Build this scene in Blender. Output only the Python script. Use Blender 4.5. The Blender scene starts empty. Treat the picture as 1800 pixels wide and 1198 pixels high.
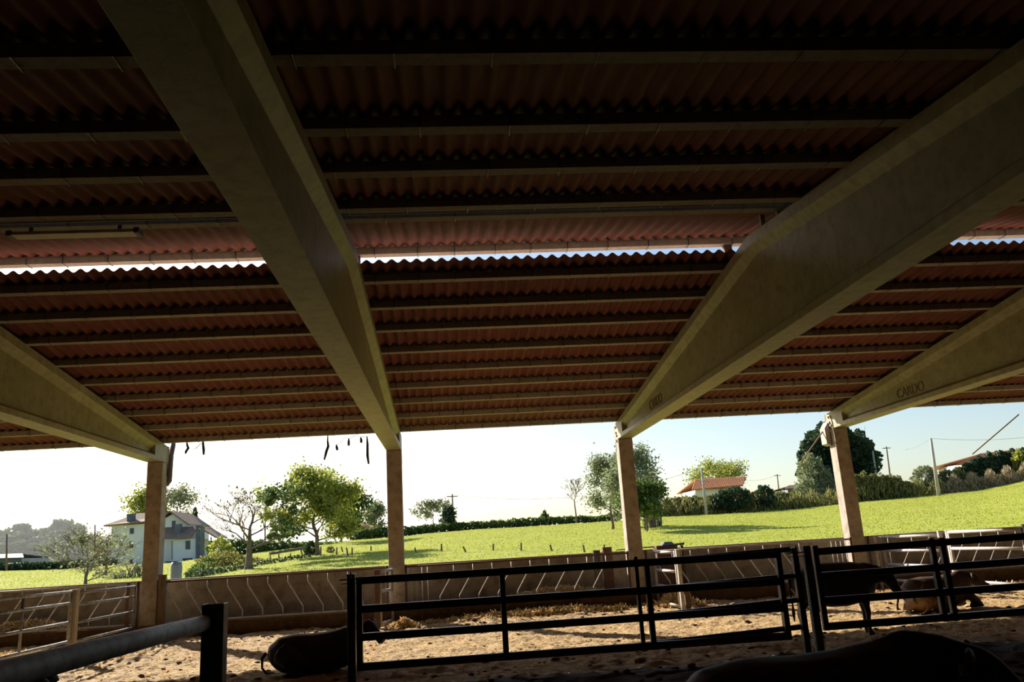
import bpy, bmesh, math, random
import numpy as np
from mathutils import Vector, Matrix, noise

C = bpy.context.scene
COL = C.collection
R = math.radians

# ------------------------------------------------------------------ camera
FPX, PITCH, ROLL, YAW, EYE = 1436.0, R(14.05), R(-3.48), R(5.07), 1.6
fw = Vector((math.sin(YAW)*math.cos(PITCH), math.cos(YAW)*math.cos(PITCH), math.sin(PITCH)))
rt0 = Vector((math.cos(YAW), -math.sin(YAW), 0))
up0 = rt0.cross(fw)
rt = rt0*math.cos(ROLL)+up0*math.sin(ROLL)
up = -rt0*math.sin(ROLL)+up0*math.cos(ROLL)
cd = bpy.data.cameras.new('camera')
cam = bpy.data.objects.new('camera', cd)
COL.objects.link(cam)
m = Matrix((rt, up, -fw)).transposed().to_4x4()
m.translation = Vector((0, 0, EYE))
cam.matrix_world = m
cd.sensor_width = 36
cd.lens = FPX/1800*36
cd.clip_end = 6000
C.camera = cam

# ------------------------------------------------------------------ light
SUN_AZ, SUN_EL = R(36), R(26.9)
w = bpy.data.worlds.new('world')
C.world = w
w.use_nodes = True
nt = w.node_tree
bg = nt.nodes['Background']
sky = nt.nodes.new('ShaderNodeTexSky')
sky.sky_type = 'NISHITA'
sky.sun_disc = False
sky.sun_elevation = SUN_EL
sky.sun_rotation = -SUN_AZ
sky.altitude = 50
sky.air_density = 1.0
sky.dust_density = 1.2
sky.ozone_density = 1.0
nt.links.new(sky.outputs[0], bg.inputs[0])
bg.inputs[1].default_value = 0.13
sd = bpy.data.lights.new('sun', 'SUN')
sd.energy = 9.0
sd.angle = R(0.55)
sd.color = (1.0, 0.90, 0.76)
sun = bpy.data.objects.new('sun', sd)
COL.objects.link(sun)
S = Vector((-math.sin(SUN_AZ)*math.cos(SUN_EL), math.cos(SUN_AZ)*math.cos(SUN_EL), math.sin(SUN_EL)))
sun.rotation_euler = S.to_track_quat('Z', 'Y').to_euler()
sun.location = (-20, 30, 30)

C.view_settings.view_transform = 'Standard'
C.view_settings.look = 'None'
C.view_settings.gamma = 1
C.view_settings.use_curve_mapping = False
C.view_settings.exposure = 0.35
C.render.engine = 'CYCLES'
C.cycles.use_denoising = True
C.cycles.max_bounces = 10
C.cycles.diffuse_bounces = 3
C.cycles.transparent_max_bounces = 16
C.cycles.sample_clamp_indirect = 8

# ------------------------------------------------------------------ helpers
def ray(px, py):
    return rt*(px-900)-up*(py-599)+fw*FPX
def AY(px, py, Y):
    d = ray(px, py); return d*(Y/d.y)+Vector((0, 0, EYE))
def AX(px, py, X):
    d = ray(px, py); return d*(X/d.x)+Vector((0, 0, EYE))
def AZ(px, py, Z):
    d = ray(px, py); return d*((Z-EYE)/d.z)+Vector((0, 0, EYE))
def proj(P):
    q = Vector(P)-Vector((0, 0, EYE)); z = q.dot(fw)
    if z < .1: return (-9999, -9999)
    return (900+FPX*q.dot(rt)/z, 599-FPX*q.dot(up)/z)
def inframe(P, m=0):
    x, y = proj(P); return -m < x < 1800+m and -m < y < 1198+m

def tag(o, label=None, cat=None, group=None, kind=None):
    if label: o['label'] = label
    if cat: o['category'] = cat
    if group: o['group'] = group
    if kind: o['kind'] = kind
    return o
def empty(name, loc=(0, 0, 0), rz=0):
    o = bpy.data.objects.new(name, None); COL.objects.link(o)
    o.location = loc; o.rotation_euler = (0, 0, rz); o.empty_display_size = .2
    return o
def copy_tree(o, parent=None):
    c = o.copy(); COL.objects.link(c); c.parent = parent
    for ch in list(o.children): copy_tree(ch, c)
    return c

class MB:
    def __init__(s): s.v = []; s.f = []
    def add(s, vs, fs):
        n = len(s.v); s.v += [tuple(v) for v in vs]; s.f += [tuple(i+n for i in f) for f in fs]; return s
    def box(s, a, b):
        x0, y0, z0 = a; x1, y1, z1 = b
        return s.add([(x0,y0,z0),(x1,y0,z0),(x1,y1,z0),(x0,y1,z0),(x0,y0,z1),(x1,y0,z1),(x1,y1,z1),(x0,y1,z1)],
                     [(0,3,2,1),(4,5,6,7),(0,1,5,4),(1,2,6,5),(2,3,7,6),(3,0,4,7)])
    def quad(s, *p): return s.add(p, [tuple(range(len(p)))])
    def prism(s, poly, d):
        n = len(poly); poly = [Vector(p) for p in poly]; d = Vector(d)
        return s.add(poly+[p+d for p in poly], [tuple(range(n))[::-1], tuple(range(n, 2*n))]+[(i, (i+1) % n, (i+1) % n+n, i+n) for i in range(n)])
    def tube(s, pts, rad, seg=8, cap=True, sq=1.0):
        pts = [Vector(p) for p in pts]
        if not hasattr(rad, '__len__'): rad = [rad]*len(pts)
        n = len(s.v); prev = None
        for i, p in enumerate(pts):
            t = (pts[min(i+1, len(pts)-1)]-pts[max(i-1, 0)]).normalized()
            if prev is None:
                a = Vector((0, 0, 1)) if abs(t.z) < .9 else Vector((0, 1, 0))
                u = t.cross(a).normalized()
            else:
                u = (prev-t*prev.dot(t)).normalized()
            prev = u; v = t.cross(u)
            r = rad[i]
            ru, rv = r if hasattr(r, '__len__') else (r, r)
            for k in range(seg):
                an = 2*math.pi*k/seg
                s.v.append(tuple(p+u*ru*math.cos(an)+v*rv*math.sin(an)))
        for i in range(len(pts)-1):
            for k in range(seg):
                a = n+i*seg+k; b = n+i*seg+(k+1) % seg
                s.f.append((a, b, b+seg, a+seg))
        if cap:
            s.f.append(tuple(n+k for k in range(seg))[::-1])
            e = n+(len(pts)-1)*seg
            s.f.append(tuple(e+k for k in range(seg)))
        return s
    def bar(s, a, b, wx, wz):
        """rectangular bar from a to b, wx wide (horizontal), wz high"""
        a = Vector(a); b = Vector(b); t = (b-a).normalized()
        u = t.cross(Vector((0, 0, 1)))
        if u.length < .1: u = t.cross(Vector((0, 1, 0)))
        u.normalize(); v = u.cross(t)
        q = [u*sx*wx/2+v*sz*wz/2 for sx, sz in ((-1,-1),(1,-1),(1,1),(-1,1))]
        return s.add([a+c for c in q]+[b+c for c in q], [(0,1,2,3),(7,6,5,4),(0,4,5,1),(1,5,6,2),(2,6,7,3),(3,7,4,0)])
    def build(s, name, mat, parent=None, smooth=False, bevel=0):
        me = bpy.data.meshes.new(name); me.from_pydata(s.v, [], s.f); me.update()
        bm = bmesh.new(); bm.from_mesh(me); bmesh.ops.recalc_face_normals(bm, faces=bm.faces); bm.to_mesh(me); bm.free()
        if smooth: me.polygons.foreach_set('use_smooth', [True]*len(me.polygons))
        me.materials.append(mat)
        o = bpy.data.objects.new(name, me); COL.objects.link(o)
        if parent is not None: o.parent = parent
        if bevel:
            b = o.modifiers.new('bevel', 'BEVEL'); b.width = bevel; b.segments = 2; b.limit_method = 'ANGLE'
        return o

# ------------------------------------------------------------------ materials
def mat(name, base, rough=.8, metal=0, n1=None, s1=3, n2=None, s2=20, bump=0, bs=30, spec=.3, stretch=None, transl=0, island=0):
    """base colour mixed with n1 / n2 by noise of scale s1 / s2"""
    mt = bpy.data.materials.new(name); mt.use_nodes = True
    t = mt.node_tree; N = t.nodes; L = t.links; b = N['Principled BSDF']
    b.inputs['Roughness'].default_value = rough; b.inputs['Metallic'].default_value = metal
    b.inputs['Specular IOR Level'].default_value = spec
    tc = N.new('ShaderNodeTexCoord'); src = tc.outputs['Object']
    if stretch:
        mp = N.new('ShaderNodeMapping'); mp.inputs['Scale'].default_value = stretch; L.new(src, mp.inputs[0]); src = mp.outputs[0]
    cur = None
    def mix(cur, colr, sc, lo, hi):
        nz = N.new('ShaderNodeTexNoise'); nz.inputs['Scale'].default_value = sc; nz.inputs['Detail'].default_value = 8; nz.inputs['Roughness'].default_value = .62
        L.new(src, nz.inputs['Vector'])
        rp = N.new('ShaderNodeMapRange'); rp.inputs['From Min'].default_value = lo; rp.inputs['From Max'].default_value = hi
        L.new(nz.outputs['Fac'], rp.inputs['Value'])
        mx = N.new('ShaderNodeMix'); mx.data_type = 'RGBA'
        L.new(rp.outputs[0], mx.inputs[0])
        if cur is None: mx.inputs[6].default_value = (*base, 1)
        else: L.new(cur, mx.inputs[6])
        mx.inputs[7].default_value = (*colr, 1)
        return mx.outputs[2]
    if n1: cur = mix(cur, n1, s1, .38, .66)
    if n2: cur = mix(cur, n2, s2, .45, .75)
    if island:
        g = N.new('ShaderNodeNewGeometry'); hs = N.new('ShaderNodeHueSaturation')
        if cur is None: hs.inputs['Color'].default_value = (*base, 1)
        else: L.new(cur, hs.inputs['Color'])
        mr = N.new('ShaderNodeMapRange'); mr.inputs['To Min'].default_value = 1-island; mr.inputs['To Max'].default_value = 1+island
        L.new(g.outputs['Random Per Island'], mr.inputs['Value']); L.new(mr.outputs[0], hs.inputs['Value'])
        mr2 = N.new('ShaderNodeMapRange'); mr2.inputs['To Min'].default_value = .5+island*.06; mr2.inputs['To Max'].default_value = .5-island*.06
        L.new(g.outputs['Random Per Island'], mr2.inputs['Value']); L.new(mr2.outputs[0], hs.inputs['Hue'])
        cur = hs.outputs[0]
    if cur is None: b.inputs['Base Color'].default_value = (*base, 1)
    else: L.new(cur, b.inputs['Base Color'])
    if bump:
        nz = N.new('ShaderNodeTexNoise'); nz.inputs['Scale'].default_value = bs; nz.inputs['Detail'].default_value = 6
        L.new(src, nz.inputs['Vector'])
        bp = N.new('ShaderNodeBump'); bp.inputs['Strength'].default_value = bump; bp.inputs['Distance'].default_value = .02
        L.new(nz.outputs['Fac'], bp.inputs['Height']); L.new(bp.outputs[0], b.inputs['Normal'])
    if transl:
        tr = N.new('ShaderNodeBsdfTranslucent')
        if cur is None: tr.inputs['Color'].default_value = (*base, 1)
        else: L.new(cur, tr.inputs['Color'])
        ms = N.new('ShaderNodeMixShader'); ms.inputs[0].default_value = transl
        L.new(b.outputs[0], ms.inputs[1]); L.new(tr.outputs[0], ms.inputs[2]); L.new(ms.outputs[0], N['Material Output'].inputs[0])
    return mt

M = {}
M['girder'] = mat('girder_concrete', (.38,.35,.23), .5, n1=(.31,.28,.17), s1=1.2, n2=(.22,.19,.14), s2=7, bump=.15, bs=25, spec=.4)
M['letters'] = mat('dark_lettering', (.20,.17,.11), .7)  # slightly darker tone than the girder concrete
M['column'] = mat('column_concrete', (.48,.42,.36), .85, n1=(.38,.32,.26), s1=1.5, n2=(.24,.19,.15), s2=5, bump=.25, bs=30)
M['purlin'] = mat('purlin_concrete', (.36,.33,.29), .85, n1=(.29,.26,.22), s1=2, n2=(.22,.19,.16), s2=14, bump=.15)
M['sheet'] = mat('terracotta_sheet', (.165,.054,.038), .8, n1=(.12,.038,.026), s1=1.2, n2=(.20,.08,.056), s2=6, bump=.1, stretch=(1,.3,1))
M['sheet_top'] = mat('pale_bounce_sheet_top', (.68,.52,.42), .85, n1=(.58,.42,.33), s1=1.2, n2=(.52,.46,.38), s2=5)  # unseen top side made pale to bounce sun under the raised ridge
M['darkw'] = mat('dark_block', (.07,.06,.05), .9, n1=(.05,.045,.04), s1=2)
M['wallc'] = mat('stained_render', (.34,.29,.22), .9, n1=(.27,.22,.16), s1=1.0, n2=(.13,.10,.07), s2=3.3, bump=.2)
M['curb'] = mat('dirty_curb', (.12,.07,.042), .9, n1=(.07,.04,.024), s1=2, n2=(.17,.11,.065), s2=9, bump=.5, bs=14)
M['galv'] = mat('galvanised_steel', (.55,.53,.52), .6, .2, n1=(.42,.40,.38), s1=4, n2=(.30,.25,.2), s2=16)
M['steel'] = mat('dark_worn_steel', (.17,.175,.19), .32, .6, n1=(.09,.09,.10), s1=4, n2=(.09,.06,.045), s2=15)
M['rust'] = mat('rusty_steel', (.16,.105,.075), .85, .2, n1=(.12,.06,.04), s1=8, bump=.3)
M['wood'] = mat('weathered_wood', (.22,.16,.11), .9, n1=(.12,.08,.055), s1=6, bump=.4, stretch=(4,4,.6))
M['palewood'] = mat('pale_wood', (.45,.37,.25), .85, n1=(.32,.25,.16), s1=6, bump=.3, stretch=(4,4,.6))
M['rail'] = mat('grey_rail', (.36,.38,.38), .6, .1, n1=(.24,.25,.25), s1=3, n2=(.10,.09,.08), s2=7, bump=.2, bs=12)
M['floor'] = mat('trodden_bedding', (.40,.27,.125), .95, n1=(.25,.155,.075), s1=1.3, n2=(.64,.47,.23), s2=16, bump=1, bs=22)
M['clod'] = mat('dung_clod', (.13,.085,.05), .95, n1=(.2,.13,.075), s1=9, bump=.6, island=.4)
M['straw'] = mat('straw', (.70,.52,.25), .8, island=.35, transl=.2)
M['grass'] = mat('meadow', (.34,.37,.06), .95, n1=(.29,.33,.045), s1=.12, n2=(.40,.43,.09), s2=1.1, bump=.6, bs=6, spec=.1)
M['blade'] = mat('grass_blade', (.37,.41,.07), .8, island=.1, transl=.5, spec=.1)
M['hill'] = mat('far_meadow', (.22,.30,.07), .95, n1=(.12,.17,.06), s1=.01, spec=.1)
M['bark'] = mat('bark', (.20,.16,.12), .95, n1=(.12,.09,.07), s1=3, bump=.4)
M['leafA'] = mat('leaf_yellow_green', (.30,.34,.07), .6, island=.45, transl=.55)
M['leafB'] = mat('leaf_green', (.11,.17,.045), .6, island=.45, transl=.4)
M['leafC'] = mat('leaf_dark', (.045,.085,.04), .6, island=.4, transl=.25)
M['leafD'] = mat('leaf_grey_green', (.25,.29,.16), .7, island=.35, transl=.45)
M['leafE'] = mat('leaf_olive', (.24,.24,.075), .7, island=.45, transl=.4)
M['twig'] = mat('twig', (.22,.19,.15), .9)
M['dry'] = mat('dry_weeds', (.36,.29,.17), .85, island=.35, transl=.3)
M['white'] = mat('white_render', (.78,.80,.82), .85, n1=(.7,.72,.74), s1=.4)
M['slate'] = mat('slate', (.10,.12,.15), .7, n1=(.15,.17,.2), s1=2)
M['rooft'] = mat('brown_tile', (.28,.20,.16), .85, n1=(.2,.14,.11), s1=1.5)
M['roofo'] = mat('orange_tile', (.62,.27,.12), .8, n1=(.48,.2,.09), s1=1.5)
M['glass'] = mat('window_glass', (.03,.04,.06), .15, spec=.6)
M['bluew'] = mat('blue_sheet', (.23,.27,.34), .6, n1=(.2,.23,.3), s1=1)
M['bin'] = mat('red_plastic', (.35,.07,.12), .5)
M['drum'] = mat('blue_plastic', (.22,.30,.42), .45, n1=(.18,.25,.36), s1=3)
M['plastic'] = mat('black_plastic', (.045,.045,.055), .5)
M['pipe'] = mat('grey_pipe', (.22,.21,.25), .55, n1=(.15,.14,.17), s1=5)
M['lampw'] = mat('lamp_white', (.7,.64,.52), .45, n1=(.6,.54,.42), s1=6)
M['concpole'] = mat('concrete_pole', (.50,.47,.42), .9, n1=(.4,.37,.33), s1=2)
M['coatk'] = mat('black_coat', (.035,.026,.022), .62, n1=(.055,.038,.028), s1=4, bump=.25, bs=60, spec=.35)
M['coatb'] = mat('brown_coat', (.26,.15,.075), .7, n1=(.17,.09,.045), s1=2.5, bump=.25, bs=60)
M['coatd'] = mat('dark_brown_coat', (.085,.048,.03), .7, n1=(.05,.03,.02), s1=3, bump=.25, bs=60)
M['muzzle'] = mat('grey_muzzle', (.20,.15,.13), .5)
M['pale'] = mat('pale_hair', (.55,.46,.36), .8)
M['hoof'] = mat('hoof', (.08,.06,.05), .5)
M['horn'] = mat('horn', (.5,.45,.36), .4)
M['eye'] = mat('eye', (.01,.01,.01), .1, spec=.8)
M['eartag'] = mat('ear_tag', (.75,.68,.55), .4)

# ------------------------------------------------------------------ building data
H = EYE
GX = [-12.60, -6.86, -1.265, 4.445, 10.0, 15.75]       # girder / column centres
GN = ['beyond the left edge', 'leftmost', 'second', 'third', 'fourth', 'rightmost']
HW = .18
YC0, YC1 = 20.0, 20.36
ZB = 4.02
SL = .115
YR = 10.35                                              # peak of the girders
def ztop(Y): return 4.45+SL*(20-Y) if Y >= YR else 4.45+SL*(20-YR)-SL*(YR-Y)

# ---- floor of trodden bedding
def floor_z(x, y):
    z = .035*noise.noise(Vector((x*.7, y*.7, 0)))+.03*noise.noise(Vector((x*2.6, y*2.6, 3)))+.034*noise.noise(Vector((x*8, y*8, 7)))
    z += .05*max(0, noise.noise(Vector((x*1.3+9, y*1.7, 4)))-.25)*2
    if y > 17.5: z += .05*(y-17.5)/2.4*(1+noise.noise(Vector((x*3, y*3, 1))))
    return z
def grid(name, xs, ys, fz, mt, smooth=True):
    nx, ny = len(xs), len(ys)
    v = [(x, y, fz(x, y)) for y in ys for x in xs]
    f = [(j*nx+i, j*nx+i+1, (j+1)*nx+i+1, (j+1)*nx+i) for j in range(ny-1) for i in range(nx-1)]
    me = bpy.data.meshes.new(name); me.from_pydata(v, [], f); me.update()
    me.polygons.foreach_set('use_smooth', [smooth]*len(me.polygons)); me.materials.append(mt)
    o = bpy.data.objects.new(name, me); COL.objects.link(o); return o
xs = list(np.arange(-18.5, -11, .5))+list(np.arange(-11, 16, .055))+list(np.arange(16, 27.6, .5))
ys = list(np.arange(10.86, 19.95, .06))+[19.97]
tag(grid('floor', xs, ys, floor_z, M['floor']), kind='structure')
M['passage'] = mat('shade_dark_concrete', (.055,.042,.032), .95, n1=(.045,.035,.028), s1=1.5, n2=(.11,.085,.06), s2=9, bump=.6, bs=14)  # passage floor coloured very dark to deepen the near shade and cut bounce
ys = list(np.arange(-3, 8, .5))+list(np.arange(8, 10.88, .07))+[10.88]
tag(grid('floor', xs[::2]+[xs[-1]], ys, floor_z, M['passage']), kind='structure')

# ---- the low wall, the trough and its curb
b = MB(); b.box((-18.5, 21.2, -.1), (27, 21.36, 1.27)); b.box((-18.5, 21.17, 1.27), (27, 21.39, 1.31))
tag(b.build('wall_back', M['wallc'], bevel=.008), kind='structure')
b = MB(); b.box((-18.5, -3.2, -.1), (27, -3, 5)); tag(b.build('wall_front', M['darkw']), kind='structure')
for nm, x in (('wall_left', -18.6), ('wall_right', 27.0)):
    b = MB(); b.box((x, -3, -.1), (x+.1, 21, 4.6)); b.prism([(x, -3, 4.6), (x, 21, 4.6), (x, YR, 5.6)], (.1, 0, 0))
    tag(b.build(nm, M['darkw']), kind='structure')
xs = list(np.arange(-18.5, 27.1, .12)); rnd = random.Random(5)
def curb_top(x): return .335+.012*noise.noise(Vector((x*1.7, 0, 0)))
b = MB()
n = len(xs)
prof = [(19.93, -.1), (19.94, .08), (19.955, .2), (19.94, None), (20.0, None), (20.08, .17), (21.165, .17), (21.165, -.1)]
vs = []
for x in xs:
    for (y, z) in prof:
        zz = curb_top(x) if z is None else z
        vs.append((x, y+.012*noise.noise(Vector((x*3, zz*6, 2))), zz))
k = len(prof)
b.add(vs, [(i*k+j, (i+1)*k+j, (i+1)*k+j+1, i*k+j+1) for i in range(n-1) for j in range(k-1)])
o = b.build('feed_trough', M['curb'])
tag(o, 'long low brown concrete feed trough along the foot of the wall', 'feed trough')

# ---- roof sheets
def corrugated(name, y0, z0, y1, z1, x0, x1, step=.177/10):
    xs = np.arange(x0, x1, step); ny = 2; b = []
    amp = .027; th = .008
    rows = []
    yl = [y0, (y0+y1)/2, y1]; zl = [z0, (z0+z1)/2, z1]
    v = []; 
    for t in (0, th):
        for y, z in zip(yl, zl):
            for x in xs: v.append((x, y, z+amp+amp*math.sin(2*math.pi*x/.177)+t))
    nx = len(xs); f = []
    for L in range(2):
        for j in range(2):
            o = (L*3+j)*nx
            for i in range(nx-1):
                q = (o+i, o+i+1, o+nx+i+1, o+nx+i); f.append(q if L else q[::-1])
    for j in (0, 2):
        o = j*nx
        for i in range(nx-1): f.append((o+i, o+i+1, o+3*nx+i+1, o+3*nx+i))
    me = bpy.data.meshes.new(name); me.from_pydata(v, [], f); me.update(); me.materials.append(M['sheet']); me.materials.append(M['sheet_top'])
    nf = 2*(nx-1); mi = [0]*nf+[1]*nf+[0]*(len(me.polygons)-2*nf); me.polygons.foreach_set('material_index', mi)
    me.polygons.foreach_set('use_smooth', [True]*len(me.polygons))
    me.set_sharp_from_angle(angle=R(50))
    o = bpy.data.objects.new(name, me); COL.objects.link(o); return tag(o, kind='structure')
PH, PW = .105, .165                                     # purlin height and width
def zs(Y): return ztop(Y)+PH+.002
RX0, RX1 = -18.5, 27.0
corrugated('ceiling', 11.06, 4.45+SL*(20-11.06)+PH, 20.42, zs(20.42), RX0, RX1)
corrugated('ceiling', -3.1, zs(-3.1), 9.0, zs(9.0), RX0, RX1)
CSL = .139                                             # the near slope runs on, raised, over the ridge
def cz(Y): return 5.837+CSL*(Y-11.42)                   # underside of its purlins
corrugated('ceiling', 9.04, cz(9.04)+PH+.003, 11.78, cz(11.78)+PH+.003, RX0, RX1)
b = MB(); b.box((RX0, 9.015, 5.46), (RX1, 9.03, 5.63)); tag(b.build('light_stop_board', M['purlin']), kind='structure')  # board added to shut out sky light behind the raised ridge

# ---- purlins (precast bars from girder to girder)
FAR = [11.46, 12.42, 13.38, 14.44, 15.5, 16.55, 17.62, 18.78, 19.98]
NEAR = [8.70, 7.50, 6.42, 5.13]
ORD = ['first', 'second', 'third', 'fourth', 'fifth', 'sixth', 'seventh', 'eighth', 'ninth']
hookme = None
def make_hook(parent, x):
    global hookme
    if hookme is None:
        b = MB(); h = PW/2+.006
        b.tube([(0, -h, PH+.07), (0, -h, -.008), (0, h, -.008), (0, h, .05)], .006, 5)
        b.tube([(0, -h, PH+.02), (0, -h, PH+.07)], .008, 5)
        hookme = b.build('hook', M['steel'], parent); hookme.location = (x, 0, 0); return
    c = hookme.copy(); COL.objects.link(c); c.parent = parent; c.location = (x, 0, 0)
BAYS = ['in the bay at the left edge', 'between the leftmost and second beams', 'between the second and third beams',
        'between the third and fourth beams', 'beyond the fourth beam at the right edge']
def purlin(bay, Y, z, label, group, hooks):
    x0, x1 = GX[bay]+.015, GX[bay+1]-.015
    if not any(inframe((x0+(x1-x0)*t, Y, z), 25) for t in (0, .15, .3, .5, .7, .85, 1)): return
    o = empty('purlin', (x0, Y, z)); tag(o, label, 'purlin', group)
    o.rotation_euler = (0, 0, 0)
    b = MB(); L = x1-x0; a, c = PW/2-.012, PW/2
    b.prism([(0, -a, 0), (0, a, 0), (0, c, PH*.75), (0, c, PH), (0, -c, PH), (0, -c, PH*.75)], (L, 0, 0))
    b.build('bar', M['purlin'], o)
    rn = random.Random(bay*97+int(Y*10)); x = .25+rn.random()*.4
    while x < L-.2:
        if inframe((x0+x, Y, z)): make_hook(o, x)
        x += hooks*(1+.25*(rn.random()-.5))
for bay in range(5):
    for i, Y in enumerate(FAR):
        nm = 'topmost' if i == 0 else ('lowest, eave' if i == 8 else ORD[9-1-i])
        pos = 'just below the light gap' if i == 0 else ('along the eave' if i == 8 else '%s up from the eave' % ORD[8-i])
        purlin(bay, Y, ztop(Y), 'concrete purlin %s, %s' % (pos, BAYS[bay]), 'purlins of the far roof slope', .62 if i else .56)
    for i, Y in enumerate(NEAR):
        purlin(bay, Y, ztop(Y), 'dim concrete purlin, %s above the light gap, %s' % (ORD[i], BAYS[bay]), 'purlins of the near roof slope', .7)
    purlin(bay, 11.42, cz(11.42), 'bright purlin topping the light gap, %s' % BAYS[bay], 'raised ridge purlins', .56)
    purlin(bay, 9.45, cz(9.45), 'dim purlin above the bright red strip, %s' % BAYS[bay], 'raised ridge purlins', .9)

# ---- girders, columns
def girder(i):
    x = GX[i]
    g = empty('concrete_beam', (x, YC0, ZB))
    side = {0: 'pale concrete roof beam out past the left edge', 1: 'leftmost tapering concrete roof beam, lower left, running to the left edge',
            2: 'tapering concrete roof beam left of centre, seen from below with broad underside',
            3: 'large tapering concrete roof beam right of centre, its flat side in view',
            4: 'concrete roof beam at the right, with faint lettering, above the fourth column',
            5: 'concrete roof beam out past the right edge'}[i]
    tag(g, side, 'beam', 'tapering roof beams')
    b = MB()
    Ys = [20.34, 19.45, 19.44, 18.6, 15.5, 12.9, YR+.12, YR, YR-.12, 8, 4, 0, -2.9]
    rings = []
    for Y in Ys:
        zt = ztop(Y)-ZB; zt = min(zt, ztop(YR)-ZB-.004)
        solid = Y > 19.446
        wb = HW if solid else .065
        d = zt
        z1, z2 = .10, .17
        z3, z4 = d-.26, d-.15
        if z3 < z2+.03: mm = (z2+z3)/2; z2, z3 = mm-.01, mm+.01
        z1 = min(z1, z2-.02); z4 = max(z4, z3+.02)
        half = [(HW, 0.0), (HW, z1), (wb, z2), (wb, z3), (HW, z4), (HW, d)]
        rings.append([(a, Y-YC0, z) for a, z in half]+[(-a, Y-YC0, z) for a, z in half[::-1]])
    n = 12; v = [p for r_ in rings for p in r_]
    f = [(k*n+j, k*n+(j+1) % n, (k+1)*n+(j+1) % n, (k+1)*n+j) for k in range(len(rings)-1) for j in range(n)]
    f += [tuple(range(n)), tuple(range((len(rings)-1)*n, len(rings)*n))[::-1]]
    b.add(v, f)
    b.build('beam_body', M['girder'], g, bevel=.008)
    return g
girders = [girder(i) for i in range(6)]
def column(i):
    x = GX[i]
    c = empty('concrete_column', (x, (YC0+YC1)/2, 0))
    lab = {0: 'square concrete column out past the left edge', 1: 'leftmost brown concrete column, in front of the white house',
           2: 'brown concrete column left of centre with a dark stain, beside the leafy tree', 3: 'concrete column right of centre with a sunlit white edge',
           4: 'fourth concrete column, sunlit on its left side, with a bracket and stay', 5: 'concrete column out past the right edge'}[i]
    tag(c, lab, 'column', 'concrete columns along the far side')
    b = MB(); b.box((-HW+.002, -.18, -.1), (HW-.002, .18, ZB-.005)); b.build('shaft', M['column'], c, bevel=.012)
    b = MB(); b.box((-HW+.002, .165+.02, ZB-.02), (HW-.002, .25, 4.42)); b.box((-HW+.002, .1, 3.7), (HW-.002, .25, ZB-.02))
    b.build('fork', M['column'], c, bevel=.01)
    return c
columns = [column(i) for i in range(6)]

# stubs that carry the raised ridge at each girder
for i in range(1, 6):
    x = GX[i]
    for k, (Y, w2, top) in enumerate(((11.42, .06, cz(11.42)), (10.02, .03, cz(10.02)+PH-.01), (9.5, .03, cz(9.5)))):
        dx = -.11 if i >= 3 else .11
        zt = min(ztop(Y), ztop(YR)-.004)
        if top - zt < .01: continue
        b = MB(); b.box((-w2, -w2*.7, 0), (w2, w2*.7, top-zt)); b.box((-w2*1.6, -w2*1.4, 0), (w2*1.6, w2*1.4, .012))
        o = b.build('ridge_post', M['purlin'] if k else M['rust']); o.location = (x+dx*.6, Y, zt+.001)
        tag(o, 'short %s post on the %s beam under the raised ridge%s' % (['dark', 'grey', 'grey'][k], GN[i], ['', ', farther of a pair', ', nearer of a pair'][k]), 'post', 'ridge posts')

# raised lettering cast on the webs
for gi, (a, c_) in ((4, ((1576, 690), (1611, 664))), (3, ((1141, 704), (1160, 690)))):
    X = GX[gi]-.065
    p, q = AX(*a, X), AX(*c_, X)
    fc = bpy.data.curves.new('lettering', 'FONT'); fc.body = 'CARDO'; fc.extrude = .010
    fc.size = .30 if gi == 4 else .30
    o = bpy.data.objects.new('lettering', fc); COL.objects.link(o); fc.materials.append(M['letters'])
    # text runs toward -Y and reads from the -X side
    o.rotation_euler = Matrix(((0, 0, -1), (-1, 0, 0), (0, 1, 0))).to_euler()
    o.parent = girders[gi]
    o.location = (-.067, p.y-YC0, .205)
    o['label'] = 'faint raised lettering CARDO'

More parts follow.
